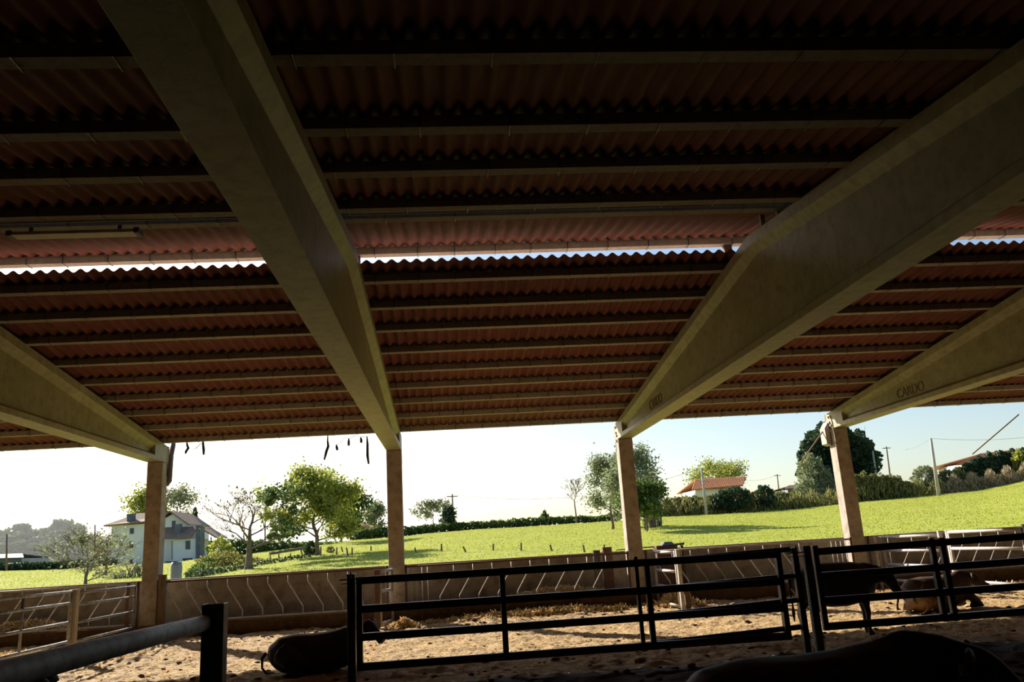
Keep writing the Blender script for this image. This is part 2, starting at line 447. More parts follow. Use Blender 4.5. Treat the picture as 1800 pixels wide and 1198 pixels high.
# ---- feed barrier, one per bay
def barrier(i):
    x0, x1 = GX[i]+.22, GX[i+1]-.22
    lean = {0: -1, 1: 1, 2: -1, 3: 1, 4: -1}[i]
    r_ = empty('feed_barrier', (x0, 19.93, 0))
    tag(r_, {0: 'slanted-bar feed barrier at the left edge, bars leaning right, behind open gate rails', 1: 'slanted-bar feed barrier between the first and second columns, bars dark and leaning left',
             2: 'slanted-bar feed barrier behind the black gate, with sunlit white bars leaning right', 3: 'slanted-bar feed barrier between the third and fourth columns, partly behind gate posts',
             4: 'slanted-bar feed barrier at the right edge, with sunlit white bars'}[i], 'feed barrier', 'feed barriers along the trough')
    L = x1-x0
    b = MB(); b.tube([(0, 0, 1.275), (L, 0, 1.275)], .022, 8); b.build('top_rail', M['rust'] if i in (1, 2) else M['galv'], r_, smooth=True)
    b = MB(); b.tube([(0, 0, .385), (L, 0, .385)], .02, 8); b.build('bottom_rail', M['galv'], r_, smooth=True)
    for e in (0, L):
        b = MB(); b.tube([(e, 0, .33), (e, 0, 1.32)], .028, 8); b.build('end_post', M['rust'], r_, smooth=True)
    def barm(x, ln):
        b = MB(); o_ = .17*ln
        b.tube([(x-o_, 0, 1.27), (x-o_, 0, 1.10), (x+o_, 0, .56), (x+o_, 0, .385)], .0135, 6); return b
    x = .36; 
    if i in (2, 4):
        for k in range(4):
            b = MB(); b.tube([(.12+.13*k, 0, .385), (.12+.13*k, 0, 1.27)], .011, 6); b.build('bar', M['galv'], r_, smooth=True)
        x = .95
    end = L-.3
    if i == 3: 
        end = L-.75
        for k in range(4):
            b = MB(); b.tube([(L-.14-.12*k, 0, .385), (L-.14-.12*k, 0, 1.27)], .011, 6); b.build('bar', M['galv'], r_, smooth=True)
    while x < end:
        barm(x, lean).build('bar', M['galv'], r_, smooth=True); x += .452
    b = MB(); 
    return r_
for i in range(5): barrier(i)

# ---- tubular gates
def gate(name, label, cat, p0, p1, rails, uprights, mt, rr=.028, square=False, group=None, extra=None):
    """p0,p1 foot points; rails (z0,z1) pairs; uprights = list of fractions"""
    p0, p1 = Vector(p0), Vector(p1)
    g = empty(name, p0); tag(g, label, cat, group)
    d = p1-p0
    zt = max(max(r_) if hasattr(r_, '__len__') else r_ for r_ in rails); zl = min(min(r_) if hasattr(r_, '__len__') else r_ for r_ in rails)
    for r_ in rails:
        a, c = r_ if hasattr(r_, '__len__') else (r_, r_)
        b = MB()
        if square: b.bar(Vector((0, 0, a)), d+Vector((0, 0, c)), rr*1.3, rr*2)
        else: b.tube([Vector((0, 0, a)), d+Vector((0, 0, c))], rr, 10)
        b.build('rail', mt, g, smooth=not square, bevel=.008 if square else 0)
    for u in uprights:
        b = MB(); q = d*u; dn = d.normalized()
        t0, t1 = zl, zt
        if square:
            b.bar(q+Vector((0, -.002, t0-rr)), q+Vector((0, -.002, t1+rr)), rr*1.55, rr*1.5)
        else: b.tube([q+Vector((0, 0, t0-rr)), q+Vector((0, 0, t1+rr))], rr*.95, 8)
        b.build('upright', mt, g, smooth=not square, bevel=.008 if square else 0)
    return g
def post(name, label, x, y, z0, z1, w_, d_, mt, cat='post', cap=True, group=None, H_=False, tilt=0):
    b = MB()
    if H_:
        b.box((-w_/2, -d_/2, 0), (-w_/2+.014, d_/2, z1-z0)); b.box((w_/2-.014, -d_/2, 0), (w_/2, d_/2, z1-z0)); b.box((-w_/2, -.008, 0), (w_/2, .008, z1-z0))
    else:
        b.box((-w_/2, -d_/2, 0), (w_/2, d_/2, z1-z0))
        if cap: b.box((-w_/2-.008, -d_/2-.008, z1-z0), (w_/2+.008, d_/2+.008, z1-z0+.014))
    o = b.build(name, mt, bevel=.004); o.location = (x, y, z0); o.rotation_euler = (0, tilt, 0)
    return tag(o, label, cat, group)
# the dark line of gates at Y = 11
gate('cattle_gate', 'long black four-rail gate across the middle of the yard', 'gate', (-1.17, 11, 0), (4.36, 11, 0), [1.285, .935, .60, .25],
     [0, .331, .676, 1], M['steel'], .047, square=True)
gate('cattle_gate', 'black gate section overlapping the right half of the long gate', 'gate', (2.45, 11.085, 0), (4.58, 11.085, 0), [(1.285, 1.335), (.93, .99), (.60, .68), (.26, .34)],
     [0, .9], M['steel'], .034, square=True)
gate('cattle_gate', 'black gate at the lower right in front of the standing cow', 'gate', (4.88, 11, 0), (8.6, 11.05, 0), [(1.285, 1.32), (.97, .99), (.655, .66), (.33, .34)],
     [0, .445, .485, .98], M['steel'], .047, square=True)
post('gate_post', 'thick black post at the left end of the long gate, behind the lying cow', -1.27, 11, 0, 1.36, .10, .10, M['steel'], group=None)
post('gate_post', 'black post where the two long-gate sections end', 4.60, 11.02, 0, 1.34, .08, .08, M['steel'])
post('gate_post', 'steel gate post with pale blue lit edge beside the standing cow', 4.75, 10.98, 0, 1.37, .10, .09, M['rail'], H_=True)
post('gate_post', 'dark steel post at the lower left where the round rail ends', -2.96, 11, 0, 1.12, .27, .20, M['steel'], H_=True)
for k, (x, z, lab) in enumerate(((-1.27, 1.31, 'black hinge pin sticking out at the top left of the long gate'), (4.60, 1.29, 'latch pins joining the gates by the standing cow'))):
    b = MB(); b.tube([(-.14, 0, 0), (.16, 0, 0)], .009, 6); b.tube([(-.12, 0, -.05), (.12, 0, -.05)], .006, 6); b.tube([(0, 0, -.07), (0, 0, .09)], .014, 6)
    o = b.build('gate_pin', M['steel']); o.location = (x, 10.935, z); tag(o, lab, 'gate pin')
# big round rail at lower left
b = MB(); pts = [(-3.06, 10.885, .90), (-3.08, 8.5, .925), (-3.11, 6, .95), (-3.13, 3.5, .97)]
b.tube(pts, [.095, .10, .103, .105], 20); o = b.build('round_rail', M['rail'], smooth=True)
tag(o, 'thick grey round rail sloping across the lower left corner', 'rail')
post('rail_post', 'dark post carrying the near end of the round rail', -3.13, 3.5, 0, .87, .12, .12, M['steel'])

# perpendicular galvanised gates at the columns
gl = M['galv']
def hinge_post(x, y, h, label, mt=None, w_=.07, name='pen_post', cat='post'): return post(name, label, x, y, .02, h, w_, w_, mt or gl, cat)
gate('pen_gate', 'open galvanised pen gate at the left edge, three pale rails above the straw', 'gate', (-7.1, 16.6, 0), (-7.1, 13.2, 0), [1.26, 1.05, .71, .37], [.0, .53, 1], M['rail'], .026, group=None)  # darker grey than the other galvanised gates, its shaded side put into the colour
gate('pen_gate', 'galvanised pen gate between the pale wooden post and the leftmost column', 'gate', (-7.1, 19.8, 0), (-7.1, 16.85, 0), [1.22, 1.0, .68, .34], [0, 1], M['rail'], .024)  # same darker grey, standing in for shade on this side
hinge_post(-7.1, 16.72, 1.28, 'pale wooden gate post near the left edge', M['palewood'], .14)
hinge_post(-7.10, 13.1, 1.3, 'galvanised end post at the left edge of the yard', gl, .07)
hinge_post(-7.25, 19.82, 1.3, 'brown post left of the leftmost column', M['rust'], .07)
hinge_post(-6.52, 19.85, 1.42, 'dark brown wooden post right of the leftmost column', M['wood'], .14)
gate('pen_gate', 'foreshortened galvanised pen gate at the second column, its tube ends lit', 'gate', (-1.36, 19.85, 0), (-1.56, 18.95, 0), [1.23, .80, .42, .03+.09], [0, 1], gl, .034)
hinge_post(-1.62, 18.86, 1.26, 'brown post in front of the second column', M['rust'], .11)
gate('pen_gate', 'short sunlit white pen gate right of the third column', 'gate', (4.86, 19.9, 0), (4.9, 18.15, 0), [1.26, .85, .50, .13], [0, 1], gl, .034)
hinge_post(4.93, 18.05, 1.30, 'sunlit galvanised post at the end of the short white gate', gl, .08)
b = MB(); b.box((-.05, -.05, 0), (.05, .05, .48)); o = b.build('stub_post', M['rust'], bevel=.005); o.location = (5.05, 18.08, .02)
tag(o, 'short rusty stub post at the foot of the white gate', 'post')
gate('pen_gate', 'long sunlit pen gate right of the fourth column', 'gate', (10.55, 19.85, 0), (10.6, 17.5, 0), [1.28, .96, .63, .27], [0, 1], gl, .032)
gate('pen_gate', 'pen gate running to the right edge from the cluster of white posts', 'gate', (10.6, 17.15, 0), (10.6, 14.85, 0), [1.34, 1.0, .34], [0, 1], gl, .032)
for k, (dx, yy, w_) in enumerate(((-.04, 17.42, .09), (.05, 17.30, .05), (0, 17.22, .05))):
    post('pen_post', ['broadest white post in the cluster between the pen gates at right', 'middle white post in the cluster between the pen gates at right', 'rightmost white post in the cluster between the pen gates at right'][k],
         10.6+dx, yy, .02, 1.36, w_, .06, gl)
post('pen_post', 'thin dark post near the right edge behind the black gate', 10.62, 14.78, .02, 1.42, .06, .06, M['steel'])
post('pen_post', 'slim galvanised post just right of the fourth column', 10.30, 19.75, .02, 1.3, .05, .05, gl)
# rusty bits at third column
post('pen_post', 'rusty square post left of the third column', 3.86, 20.6, .17, 1.42, .22, .16, M['rust'])
post('pen_post', 'black post beside the rusty post left of the third column', 3.62, 20.75, .17, 1.36, .16, .14, M['steel'])
b = MB(); b.tube([(0, 0, 0), (1.1, 0, .02), (1.75, 0, .055)], [.014, .016, .03], 8)
o = b.build('iron_bar', M['steel'], smooth=True); p = AY(1083, 966, 20.9); o.location = p
o.rotation_euler = (0, 0, 0); tag(o, 'thin dark iron bar lying level across the third column', 'bar')
t = empty('water_bowl', (AY(1166, 975, 21.1).x, 20.85, .17)); tag(t, 'dark rusty box trough on the wall right of the third column', 'water trough')
b = MB(); b.box((-.27, -.2, .0), (.27, .2, 1.22)); b.build('box', M['rust'], t, bevel=.02)
b = MB(); b.prism([(-.12, -.22, 1.22), (.2, -.22, 1.22), (.16, -.1, 1.3), (-.02, -.1, 1.3)], (0, .3, 0)); b.build('lid', M['steel'], t)
b = MB(); b.box((.40, -.03, 0), (.46, .03, 1.2)); b.build('pipe', M['rust'], t)
# little drum outside the wall beside column 1
b = MB(); b.tube([(0, 0, 0), (0, 0, .1), (0, 0, .55), (0, 0, 1.0), (0, 0, 1.1)], [.13, .14, .135, .14, .12], 16)
o = b.build('plastic_drum', M['drum'], smooth=True); p = AY(309, 1030, 22.2); o.location = (p.x, 22.2, .55); tag(o, 'pale blue plastic drum just outside the wall by the leftmost column', 'drum')
o.scale = (1, 1, 1.05)

# ---- strip lamp, downpipe, brackets and stays, plastic straps
pL, pR = AY(20, 417, 8.95), AY(243, 408, 8.95)
lt = empty('strip_light', ((pL.x+pR.x)/2, 8.95, (pL.z+pR.z)/2)); tag(lt, 'long white strip light under the roof at the left', 'light fitting')
Lh = (pR.x-pL.x)/2
b = MB(); b.box((-Lh+.03, -.05, .012), (Lh-.03, .05, .04)); b.build('housing', M['lampw'], lt, bevel=.01)
b = MB(); b.prism([(-Lh+.03, -.075, -.012), (-Lh+.03, .075, -.012), (-Lh+.03, .06, .012), (-Lh+.03, -.06, .012)], (2*Lh-.06, 0, 0)); b.build('diffuser', M['lampw'], lt)
for s_ in (-1, 1):
    b = MB(); b.box((s_*Lh-.03, -.08, -.02), (s_*Lh+.03, .08, .045)); b.build('end_cap', M['pipe'], lt, bevel=.01)
b = MB(); b.box((-.5, -.01, .03), (-.46, .01, .10)); b.box((.46, -.01, .03), (.5, .01, .10)); b.build('bracket', M['steel'], lt)

dp = empty('downpipe', (GX[1]+.30, 20.5, 0)); tag(dp, 'grey plastic downpipe hanging broken beside the leftmost column top', 'downpipe')
a, c, d_ = AY(305, 775, 20.55), AY(300, 800, 20.5), AY(293, 852, 20.4)
b = MB(); b.tube([AY(305, 770, 20.55)-dp.location, a-dp.location+Vector((0, 0, -.1)), c-dp.location, AY(297, 845, 20.4)-dp.location, AY(292, 853, 20.38)-dp.location], [.05, .055, .07, .07, .05], 12)
b.build('pipe', M['pipe'], dp, smooth=True)
b = MB(); b.tube([AY(298, 800, 20.45)-dp.location, d_-dp.location], .012, 6); b.build('strap', M['plastic'], dp)

def strap(label, groups):
    p0 = Vector(groups[0][0]); e = empty('plastic_strap', p0); tag(e, label, 'plastic strap', 'torn straps hanging from the roof edge')
    for i, pts in enumerate(groups):
        b = MB(); n_ = len(pts)
        ws = [(.006+.028*math.sin(math.pi*(k+.3)/(n_+.2)), .004) for k in range(n_)]
        b.tube([Vector(p)-p0 for p in pts], ws, 6); b.build('strip', M['plastic'], e, smooth=True)
U = lambda *q: [AY(x, y, 20.08) for x, y in q]
strap('torn black strap hanging from the roof edge right of the leftmost column', [U((328, 772), (329, 782), (331, 787), (327, 793), (326, 797)), U((331, 786), (337, 789), (344, 788), (352, 780), (356, 777)), U((357, 771), (357, 780), (358, 790), (358, 799))])
strap('dangling torn black strap left of the second column', [U((576, 763), (576, 777), (577, 784), (574, 792), (572, 800), (570, 808)), U((577, 780), (580, 774), (586, 777), (592, 781), (599, 777), (606, 769)), U((591, 781), (592, 786), (593, 791))])
strap('looped torn black strap beside the second beam end', [U((606, 769), (614, 771), (620, 767), (626, 764), (634, 768), (645, 767)), U((645, 766), (646, 780), (646, 800), (648, 815)), U((613, 770), (613, 777), (613, 783)), U((634, 768), (635, 773), (635, 778))])

def bracket(x, label, stay_label, p_end, p_start, Yp):
    br = empty('wall_bracket', (x-HW, 20.2, 3.6)); tag(br, label, 'bracket')
    b = MB(); b.prism([(-.02, -.02, 0), (-.13, 0, .05), (-.13, 0, .45), (-.02, -.02, .62)], (0, .3, 0)); b.build('plate', M['concpole'], br, bevel=.01)
    b = MB(); b.tube([(-.01, -.2, .55), (-.01, -.2, .3)], .012, 6); b.tube([(-.01, -.2, .55), (-.01, -.12, .75)], .015, 6); b.build('bolt', M['galv'], br)
    b = MB(); a, c = AY(*p_start, Yp), AY(*p_end, Yp); b.tube([Vector((0, 0, 0)), c-a], .017, 8)
    o = b.build('stay_rod', M['palewood'], smooth=True); o.location = a; tag(o, stay_label, 'rod')
bracket(GX[4], 'pale bracket block high on the sunlit side of the fourth column', 'thin tan stay rod slanting down left from the fourth column', (1408, 812), (1447, 757), 20.35)
bracket(GX[5]-.02, 'pale bracket block at the right edge of the picture', 'thin stay rod slanting down from the right edge', (1709, 798), (1791, 728), 20.35)
# clips at column 4 and 3 beam seats
for i in (3, 4):
    b = MB()
    for (dy, z) in ((.05, 4.30), (.02, 4.16), (-.04, 4.08), (0, 3.95)):
        b.box((GX[i]-HW-.03, 20.12+dy, z), (GX[i]-HW+.001, 20.16+dy, z+.05))
    o = b.build('seat_clip', M['galv']); o.parent = columns[i]; o.location = (-GX[i], -(YC0+YC1)/2, 0)

# ------------------------------------------------------------------ straw, clods
def quads_mesh(name, P, size, mt, seed=0, flat=0.0, aspect=1.6, parent=None, bend=True, up_only=False):
    """many small leaves: P (n,3) array"""
    rg = np.random.default_rng(seed); n = len(P)
    a = rg.normal(size=(n, 3)); 
    if flat: a[:, 2] *= (1-flat)
    if up_only: a = np.tile(np.array([0, 0, 1.0]), (n, 1))+rg.normal(size=(n, 3))*.25
    a /= np.linalg.norm(a, axis=1)[:, None]
    c = np.cross(a, rg.normal(size=(n, 3))); c /= np.linalg.norm(c, axis=1)[:, None]
    s = size*(.6+.8*rg.random(n))[:, None]
    A = a*s*aspect/2; B = c*s/2
    V = np.stack([P-A, P-B*1.0, P+A, P+B*1.0], 1).reshape(-1, 3)
    me = bpy.data.meshes.new(name)
    me.vertices.add(4*n); me.vertices.foreach_set('co', V.astype(np.float32).ravel())
    me.loops.add(4*n); me.loops.foreach_set('vertex_index', np.arange(4*n, dtype=np.int32))
    me.polygons.add(n); me.polygons.foreach_set('loop_start', np.arange(0, 4*n, 4, dtype=np.int32)); me.polygons.foreach_set('loop_total', np.full(n, 4, dtype=np.int32))
    me.update(calc_edges=True); me.validate(); me.materials.append(mt)
    o = bpy.data.objects.new(name, me); COL.objects.link(o)
    if parent is not None: o.parent = parent
    return o
rg = np.random.default_rng(3)
n = 16000
sx = rg.uniform(-11, 15, n); sy = rg.uniform(11.5, 19.6, n)
sz = np.array([floor_z(a, b_)+.012 for a, b_ in zip(sx, sy)])
o = quads_mesh('scattered_straw', np.stack([sx, sy, sz], 1), .014, M['straw'], 4, flat=.8, aspect=5)
tag(o, 'loose pale straw scattered over the yard floor', 'straw', kind='stuff')
def heap(name, label, cx, cy, w_, d_, h_, cnt, mt, sz_, seed, asp=4, base=None):
    rg = np.random.default_rng(seed); u = rg.normal(size=(cnt, 2))*.42
    x = cx+u[:, 0]*w_; y = cy+u[:, 1]*d_; rr_ = np.exp(-(u**2).sum(1)*2)
    z = np.array([max(floor_z(a, b_), 0) if base is None else base for a, b_ in zip(x, y)])+h_*rr_*rg.random(cnt)**.4
    y = np.minimum(y, 19.88) if base is None else np.clip(y, 20.1, 21.1)
    o = quads_mesh(name, np.stack([x, y, z], 1), sz_, mt, seed, flat=.3, aspect=asp)
    return tag(o, label, 'hay heap', kind='stuff')
heap('hay_heap', 'golden hay heap at the foot of the trough below the short white gate', 5.15, 19.3, .5, .5, .35, 1500, M['straw'], .05, 1)
heap('hay_heap', 'golden hay strewn along the trough foot behind the long gate', 2.2, 19.45, 3.2, .3, .12, 3500, M['straw'], .04, 2)
heap('hay_heap', 'golden hay spread below the left pen gate', -9.6, 17.4, 3.2, 1.6, .12, 3800, M['straw'], .04, 3)
heap('hay_heap', 'hay lying inside the trough, right of centre', 2.6, 20.6, 2.6, .4, .42, 2500, M['straw'], .04, 6, base=.17)
heap('hay_heap', 'sunlit hay inside the trough at the left edge', -9.8, 20.6, 1.8, .4, .45, 2200, M['straw'], .04, 7, base=.17)
heap('hay_heap', 'hay on the floor near the right edge', 11.5, 18.6, 2.2, .6, .16, 1500, M['straw'], .04, 8)
heap('hay_heap', 'small tuft of hay by the second column foot', -1.05, 18.9, .35, .25, .16, 500, M['straw'], .04, 9)
# dung clods: countless lumps, one stuff object
rn = random.Random(9); b = MB()
for k in range(900):
    x = rn.uniform(-11, 14); y = rn.choice((rn.uniform(9.5, 13.6), rn.uniform(9.5, 19.4), rn.uniform(18, 19.7))); s_ = rn.uniform(.02, .055)*(1.7 if rn.random() < .06 else 1)
    z = floor_z(x, y); v = []
    for (i, j) in [(0, 0)]+[(1, j) for j in range(6)]+[(2, j) for j in range(6)]+[(3, 0)]:
        th = math.pi*i/3; ph = 2*math.pi*j/6+i*.3; r_ = s_*rn.uniform(.75, 1.3)
        v.append((x+r_*math.sin(th)*math.cos(ph)*1.2, y+r_*math.sin(th)*math.sin(ph), z+r_*.6*math.cos(th)))
    f = [(0, 1+j, 1+(j+1) % 6) for j in range(6)]+[(1+j, 7+j, 7+(j+1) % 6, 1+(j+1) % 6) for j in range(6)]+[(13, 7+(j+1) % 6, 7+j) for j in range(6)]
    b.add(v, f)
o = b.build('dung_clods', M['clod'], smooth=True); tag(o, 'dark lumps of dung trodden into the yard floor', 'dung', kind='stuff')

# ------------------------------------------------------------------ cattle
def cow_mesh(name, parts, mt, parent, voxel=.028):
    """parts: list of (points, radii); fused to one skin"""
    b = MB()
    for pts, rad in parts: b.tube(pts, rad, 16)
    o = b.build(name, mt, parent, smooth=True)
    rm = o.modifiers.new('r', 'REMESH'); rm.mode = 'VOXEL'; rm.voxel_size = voxel; rm.use_smooth_shade = True
    sm = o.modifiers.new('s', 'SMOOTH'); sm.iterations = 6; sm.factor = .6
    dg = bpy.context.evaluated_depsgraph_get(); me = bpy.data.meshes.new_from_object(o.evaluated_get(dg))
    o.modifiers.clear(); o.data = me
    me.polygons.foreach_set('use_smooth', [True]*len(me.polygons))
    return o
def head_parts(base, tip, r0=.15):
    """skull from poll to muzzle"""
    base = Vector(base); tip = Vector(tip); d = tip-base
    pts = [base-d*.12, base, base+d*.28, base+d*.55, base+d*.8, base+d*.96, tip+d*.03]
    return pts, [(.09, .09), (.135, .125), (.13, .13), (.10, .105), (.085, .08), (.09, .075), (.055, .045)]
def head_extras(root, base, tip, hmat, horns=False, tagged=False):
    base = Vector(base); tip = Vector(tip); d = (tip-base); dn = d.normalized()
    side = dn.cross(Vector((0, 0, 1))).normalized(); upv = side.cross(dn).normalized()
    for s_ in (-1, 1):
        a = base+side*s_*.10+upv*.03-dn*.02
        b = MB(); b.tube([a, a+side*s_*.08+upv*.015, a+side*s_*.17-upv*.0, a+side*s_*.235-upv*.03], [(.025, .03), (.03, .06), (.025, .055), (.008, .012)], 8)
        e = b.build('ear', hmat, root, smooth=True)
        if tagged:
            t_ = MB(); q = a+side*s_*.14-upv*.06; t_.box(tuple(q-Vector((.02, .006, .03))), tuple(q+Vector((.02, .006, .03)))); t_.build('ear_tag', M['eartag'], e)
        b = MB(); q = base+d*.30+side*s_*.118+upv*.035
        b.tube([q-side*s_*.02, q, q+side*s_*.012], [.018, .022, .008], 8); b.build('eye', M['eye'], root, smooth=True)
        b = MB(); q = tip-d*.02+side*s_*.04+upv*.025; b.tube([q-dn*.01, q+dn*.025], [.016, .010], 8); b.build('nostril', M['eye'], root, smooth=True)
        if horns:
            a = base+side*s_*.07+upv*.09-dn*.03
            b = MB(); b.tube([a, a+side*s_*.09+upv*.02, a+side*s_*.15+upv*.07, a+side*s_*.14+upv*.15], [.03, .025, .017, .005], 8); b.build('horn', M['horn'], root, smooth=True)
    b = MB(); b.tube([tip-d*.13, tip-d*.04, tip+d*.045], [(.092, .083), (.098, .083), (.06, .05)], 14); b.build('muzzle', M['muzzle'], root, smooth=True)
def cow_standing(label, loc, rz, sc, coat, headto):
    root = empty('cow', loc, rz); root.scale = (sc, sc, sc); tag(root, label, 'cow')
    body = ([(-.84,0,1.12), (-.80,0,1.07), (-.68,0,1.0), (-.45,0,.965), (-.15,0,.93), (.15,0,.925), (.42,0,.95), (.6,0,1.0), (.72,0,1.06)],
            [(.08,.10), (.18,.20), (.27,.32), (.31,.38), (.36,.41), (.37,.41), (.31,.38), (.24,.32), (.14,.21)])
    body = (body[0], [(a, b_) for a, b_ in body[1]])
    hb, ht = Vector(headto[0]), Vector(headto[1])
    neck = ([(.45,0,1.04), (.66,0,1.08), (.66*.5+hb.x*.5, hb.y*.4, (1.08+hb.z)/2), hb+Vector((0, 0, -.02))], [(.17,.26), (.13,.22), (.11,.17), (.11,.13)])
    parts = [body, neck, head_parts(hb, ht)]
    for s_ in (-1, 1):
        o_ = .06*s_
        parts.append(([(.50+o_, .15*s_, .98), (.50+o_, .19*s_, .72), (.50+o_, .18*s_, .52), (.52+o_, .17*s_, .40), (.50+o_, .17*s_, .22), (.50+o_, .17*s_, .10), (.53+o_, .17*s_, .03), (.54+o_, .17*s_, 0)], [.12, .10, .066, .06, .042, .048, .055, .055]))
        parts.append(([(-.56, .14*s_, 1.02), (-.52-o_, .20*s_, .82), (-.50-o_, .20*s_, .66), (-.64-o_, .18*s_, .48), (-.67-o_, .17*s_, .40), (-.62-o_, .17*s_, .2), (-.61-o_, .17*s_, .09), (-.58-o_, .17*s_, .03), (-.57-o_, .17*s_, 0)], [.17, .17, .12, .066, .056, .042, .05, .055, .055]))
    cow_mesh('body', parts, coat, root)
    b = MB(); b.tube([(-.84, 0, 1.18), (-.92, 0, 1.12), (-.94, 0, .85), (-.92, 0, .6), (-.92, .01, .45), (-.92, .01, .30)], [.035, .028, .02, .018, .035, .006], 8); b.build('tail', coat, root, smooth=True)
    head_extras(root, hb, ht, coat)
    for s_ in (-1, 1):
        for x in (.535+.06*s_, -.575-.06*s_):
            b = MB(); b.tube([(x, .17*s_, 0), (x, .17*s_, .06)], [(.062, .06), (.05, .05)], 10); b.build('hoof', M['hoof'], root, smooth=True)
    return root
def cow_lying(label, loc, rz, sc, coat, headto, tagged=False, horns=False, pale=False, tail=True):
    root = empty('cow', loc, rz); root.scale = (sc, sc, sc); tag(root, label, 'cow')
    body = ([(-.86,0,.30), (-.80,0,.33), (-.66,0,.37), (-.42,0,.375), (-.12,0,.36), (.18,0,.37), (.42,0,.42), (.60,0,.46), (.72,0,.50)],
            [(.10,.10), (.22,.22), (.33,.31), (.38,.345), (.41,.35), (.39,.355), (.31,.34), (.22,.28), (.13,.18)])
    hb, ht = Vector(headto[0]), Vector(headto[1])
    neck = ([(.42,0,.52), (.62,0,.60), (.31+.5*hb.x, hb.y*.4, (.60+hb.z)/2), hb+Vector((0, 0, -.02))], [(.17,.24), (.13,.21), (.11,.17), (.11,.13)])
    parts = [body, neck, head_parts(hb, ht)]
    for s_ in (-1, 1):
        # hind leg folded beside the belly
        parts.append(([(-.60, .22*s_, .42), (-.42, .38*s_, .30), (-.22, .44*s_, .20), (-.38, .47*s_, .10), (-.55, .46*s_, .07), (-.36, .50*s_, .055), (-.22, .52*s_, .05)], [.20, .18, .12, .07, .06, .045, .05]))
        # fore leg: upper arm down, knee forward, cannon folded back
        parts.append(([(.46, .20*s_, .40), (.56, .27*s_, .24), (.72, .28*s_, .11), (.80, .28*s_, .07), (.68, .23*s_, .05), (.54, .20*s_, .05)], [.12, .10, .07, .062, .045, .05]))
    # keep the underside on the ground
    cow_mesh('body', parts, coat, root)
    if tail:
        b = MB(); b.tube([(-.92, 0, .42), (-.99, .02, .34), (-1.0, .1, .16), (-.94, .2, .06), (-.80, .30, .04)], [.035, .028, .02, .025, .01], 8); b.build('tail', coat, root, smooth=True)
    head_extras(root, hb, ht, coat, horns, tagged)
    b = MB(); b.tube([(-.22, .52, .05), (-.14, .525, .045)], [(.052, .05), (.045, .03)], 10); b.build('hoof', M['hoof'], root, smooth=True)
    b = MB(); b.tube([(-.22, -.52, .05), (-.14, -.525, .045)], [(.052, .05), (.045, .03)], 10); b.build('hoof', M['hoof'], root, smooth=True)
    return root
cow_lying('black cow lying left of centre behind the gate post, head turned right', (-1.95, 12.75, -.02), R(4), .80, M['coatk'], ((.86, -.02, .78), (1.15, -.18, .50)))
cow_standing('black cow standing behind the gates at the right, head lowered', (5.85, 12.6, 0), R(2), .80, M['coatk'], ((.93, -.16, 1.06), (1.05, -.36, .68)))
cow_lying('brown cow lying behind the black gate near the right edge, pale rump in sun', (9.0, 15.2, 0), R(6), .84, M['coatd'], ((.84, .0, .62), (1.12, -.16, .40)))
cow_lying('large black cow lying in deep shade at the bottom right corner', (2.36, 5.55, 0), R(5), 1.13, M['coatk'], ((.9, -.1, .60), (1.15, -.28, .34)), tagged=True)
cow_lying('black cow lying in the shadow below the round rail at lower left', (-5.25, 9.7, 0), R(10), .86, M['coatk'], ((.9, -.05, .52), (1.16, -.22, .25)), tagged=True)
# calf shape added to show the sunlit rump of the brown cow
cow_lying('added tan calf shape standing in for the sunlit rump of the brown cow', (8.45, 15.0, 0), R(80), .5, M['coatb'], ((.84, .1, .66), (1.1, .25, .45)))

# ------------------------------------------------------------------ landscape
YRG = 85.0
ridge_px = [(-400, 1020), (-150, 1012), (0, 1003), (100, 1001), (200, 993), (300, 990), (380, 978), (460, 966), (540, 955), (563, 953), (640, 948), (711, 942), (750, 937), (850, 930), (1000, 920), (1082, 915),
            (1155, 908), (1250, 904), (1400, 894), (1510, 883), (1655, 868), (1720, 861), (1800, 846), (2000, 828), (2400, 800)]
ra = []; re_ = []
for x, y in ridge_px:
    d = ray(x, y); ra.append(d.x/d.y); re_.append(d.z/d.y)
def terr(X, Y):
    Ye = max(Y, 21.4); a = X/Ye
    e = float(np.interp(a, ra, re_))
    zr = EYE+e*YRG
    if Ye <= YRG:
        s = max(0, (Ye-22)/(YRG-22))
        g = s
        z = zr*g+.10*noise.noise(Vector((X*.15, Y*.15, 0)))*min(1, s*6)
    else: z = zr+(e-.010)*(Ye-YRG)*min(1, 1)
    if Ye > 200: z = zr+(e-.010)*(200-YRG)-(Ye-200)*.02
    return z
def terr_fine(X, Y):
    return terr(X, Y)+(.035*noise.noise(Vector((X*1.1, Y*1.1, 5)))+.02*noise.noise(Vector((X*4, Y*4, 8))) if Y < 95 and Y > 22 else 0)
xs = list(np.linspace(-700, -60, 26))+list(np.arange(-58, 92, .45))+list(np.linspace(94, 700, 24))
ys = [21.37]+list(np.arange(22, 50, .4))+list(np.arange(50, 96, .6))+list(np.linspace(97, 220, 26))+[260, 330, 420, 600, 900]
tag(grid('ground', xs, ys, terr_fine, M['grass']), kind='structure')
def G(px, py, ymax=200):
    d = ray(px, py); Y = 24.0
    while Y < ymax:
        p = d*(Y/d.y)+Vector((0, 0, EYE))
        if p.z <= terr(p.x, p.y) and Y > 30: return p
        Y += .25
    return AY(px, py, ymax)
def TX(px, py, Y):
    """a spot on the terrain seen in the column of px, at depth Y"""
    p = AY(px, py, Y); return Vector((p.x, Y, terr(p.x, Y)))
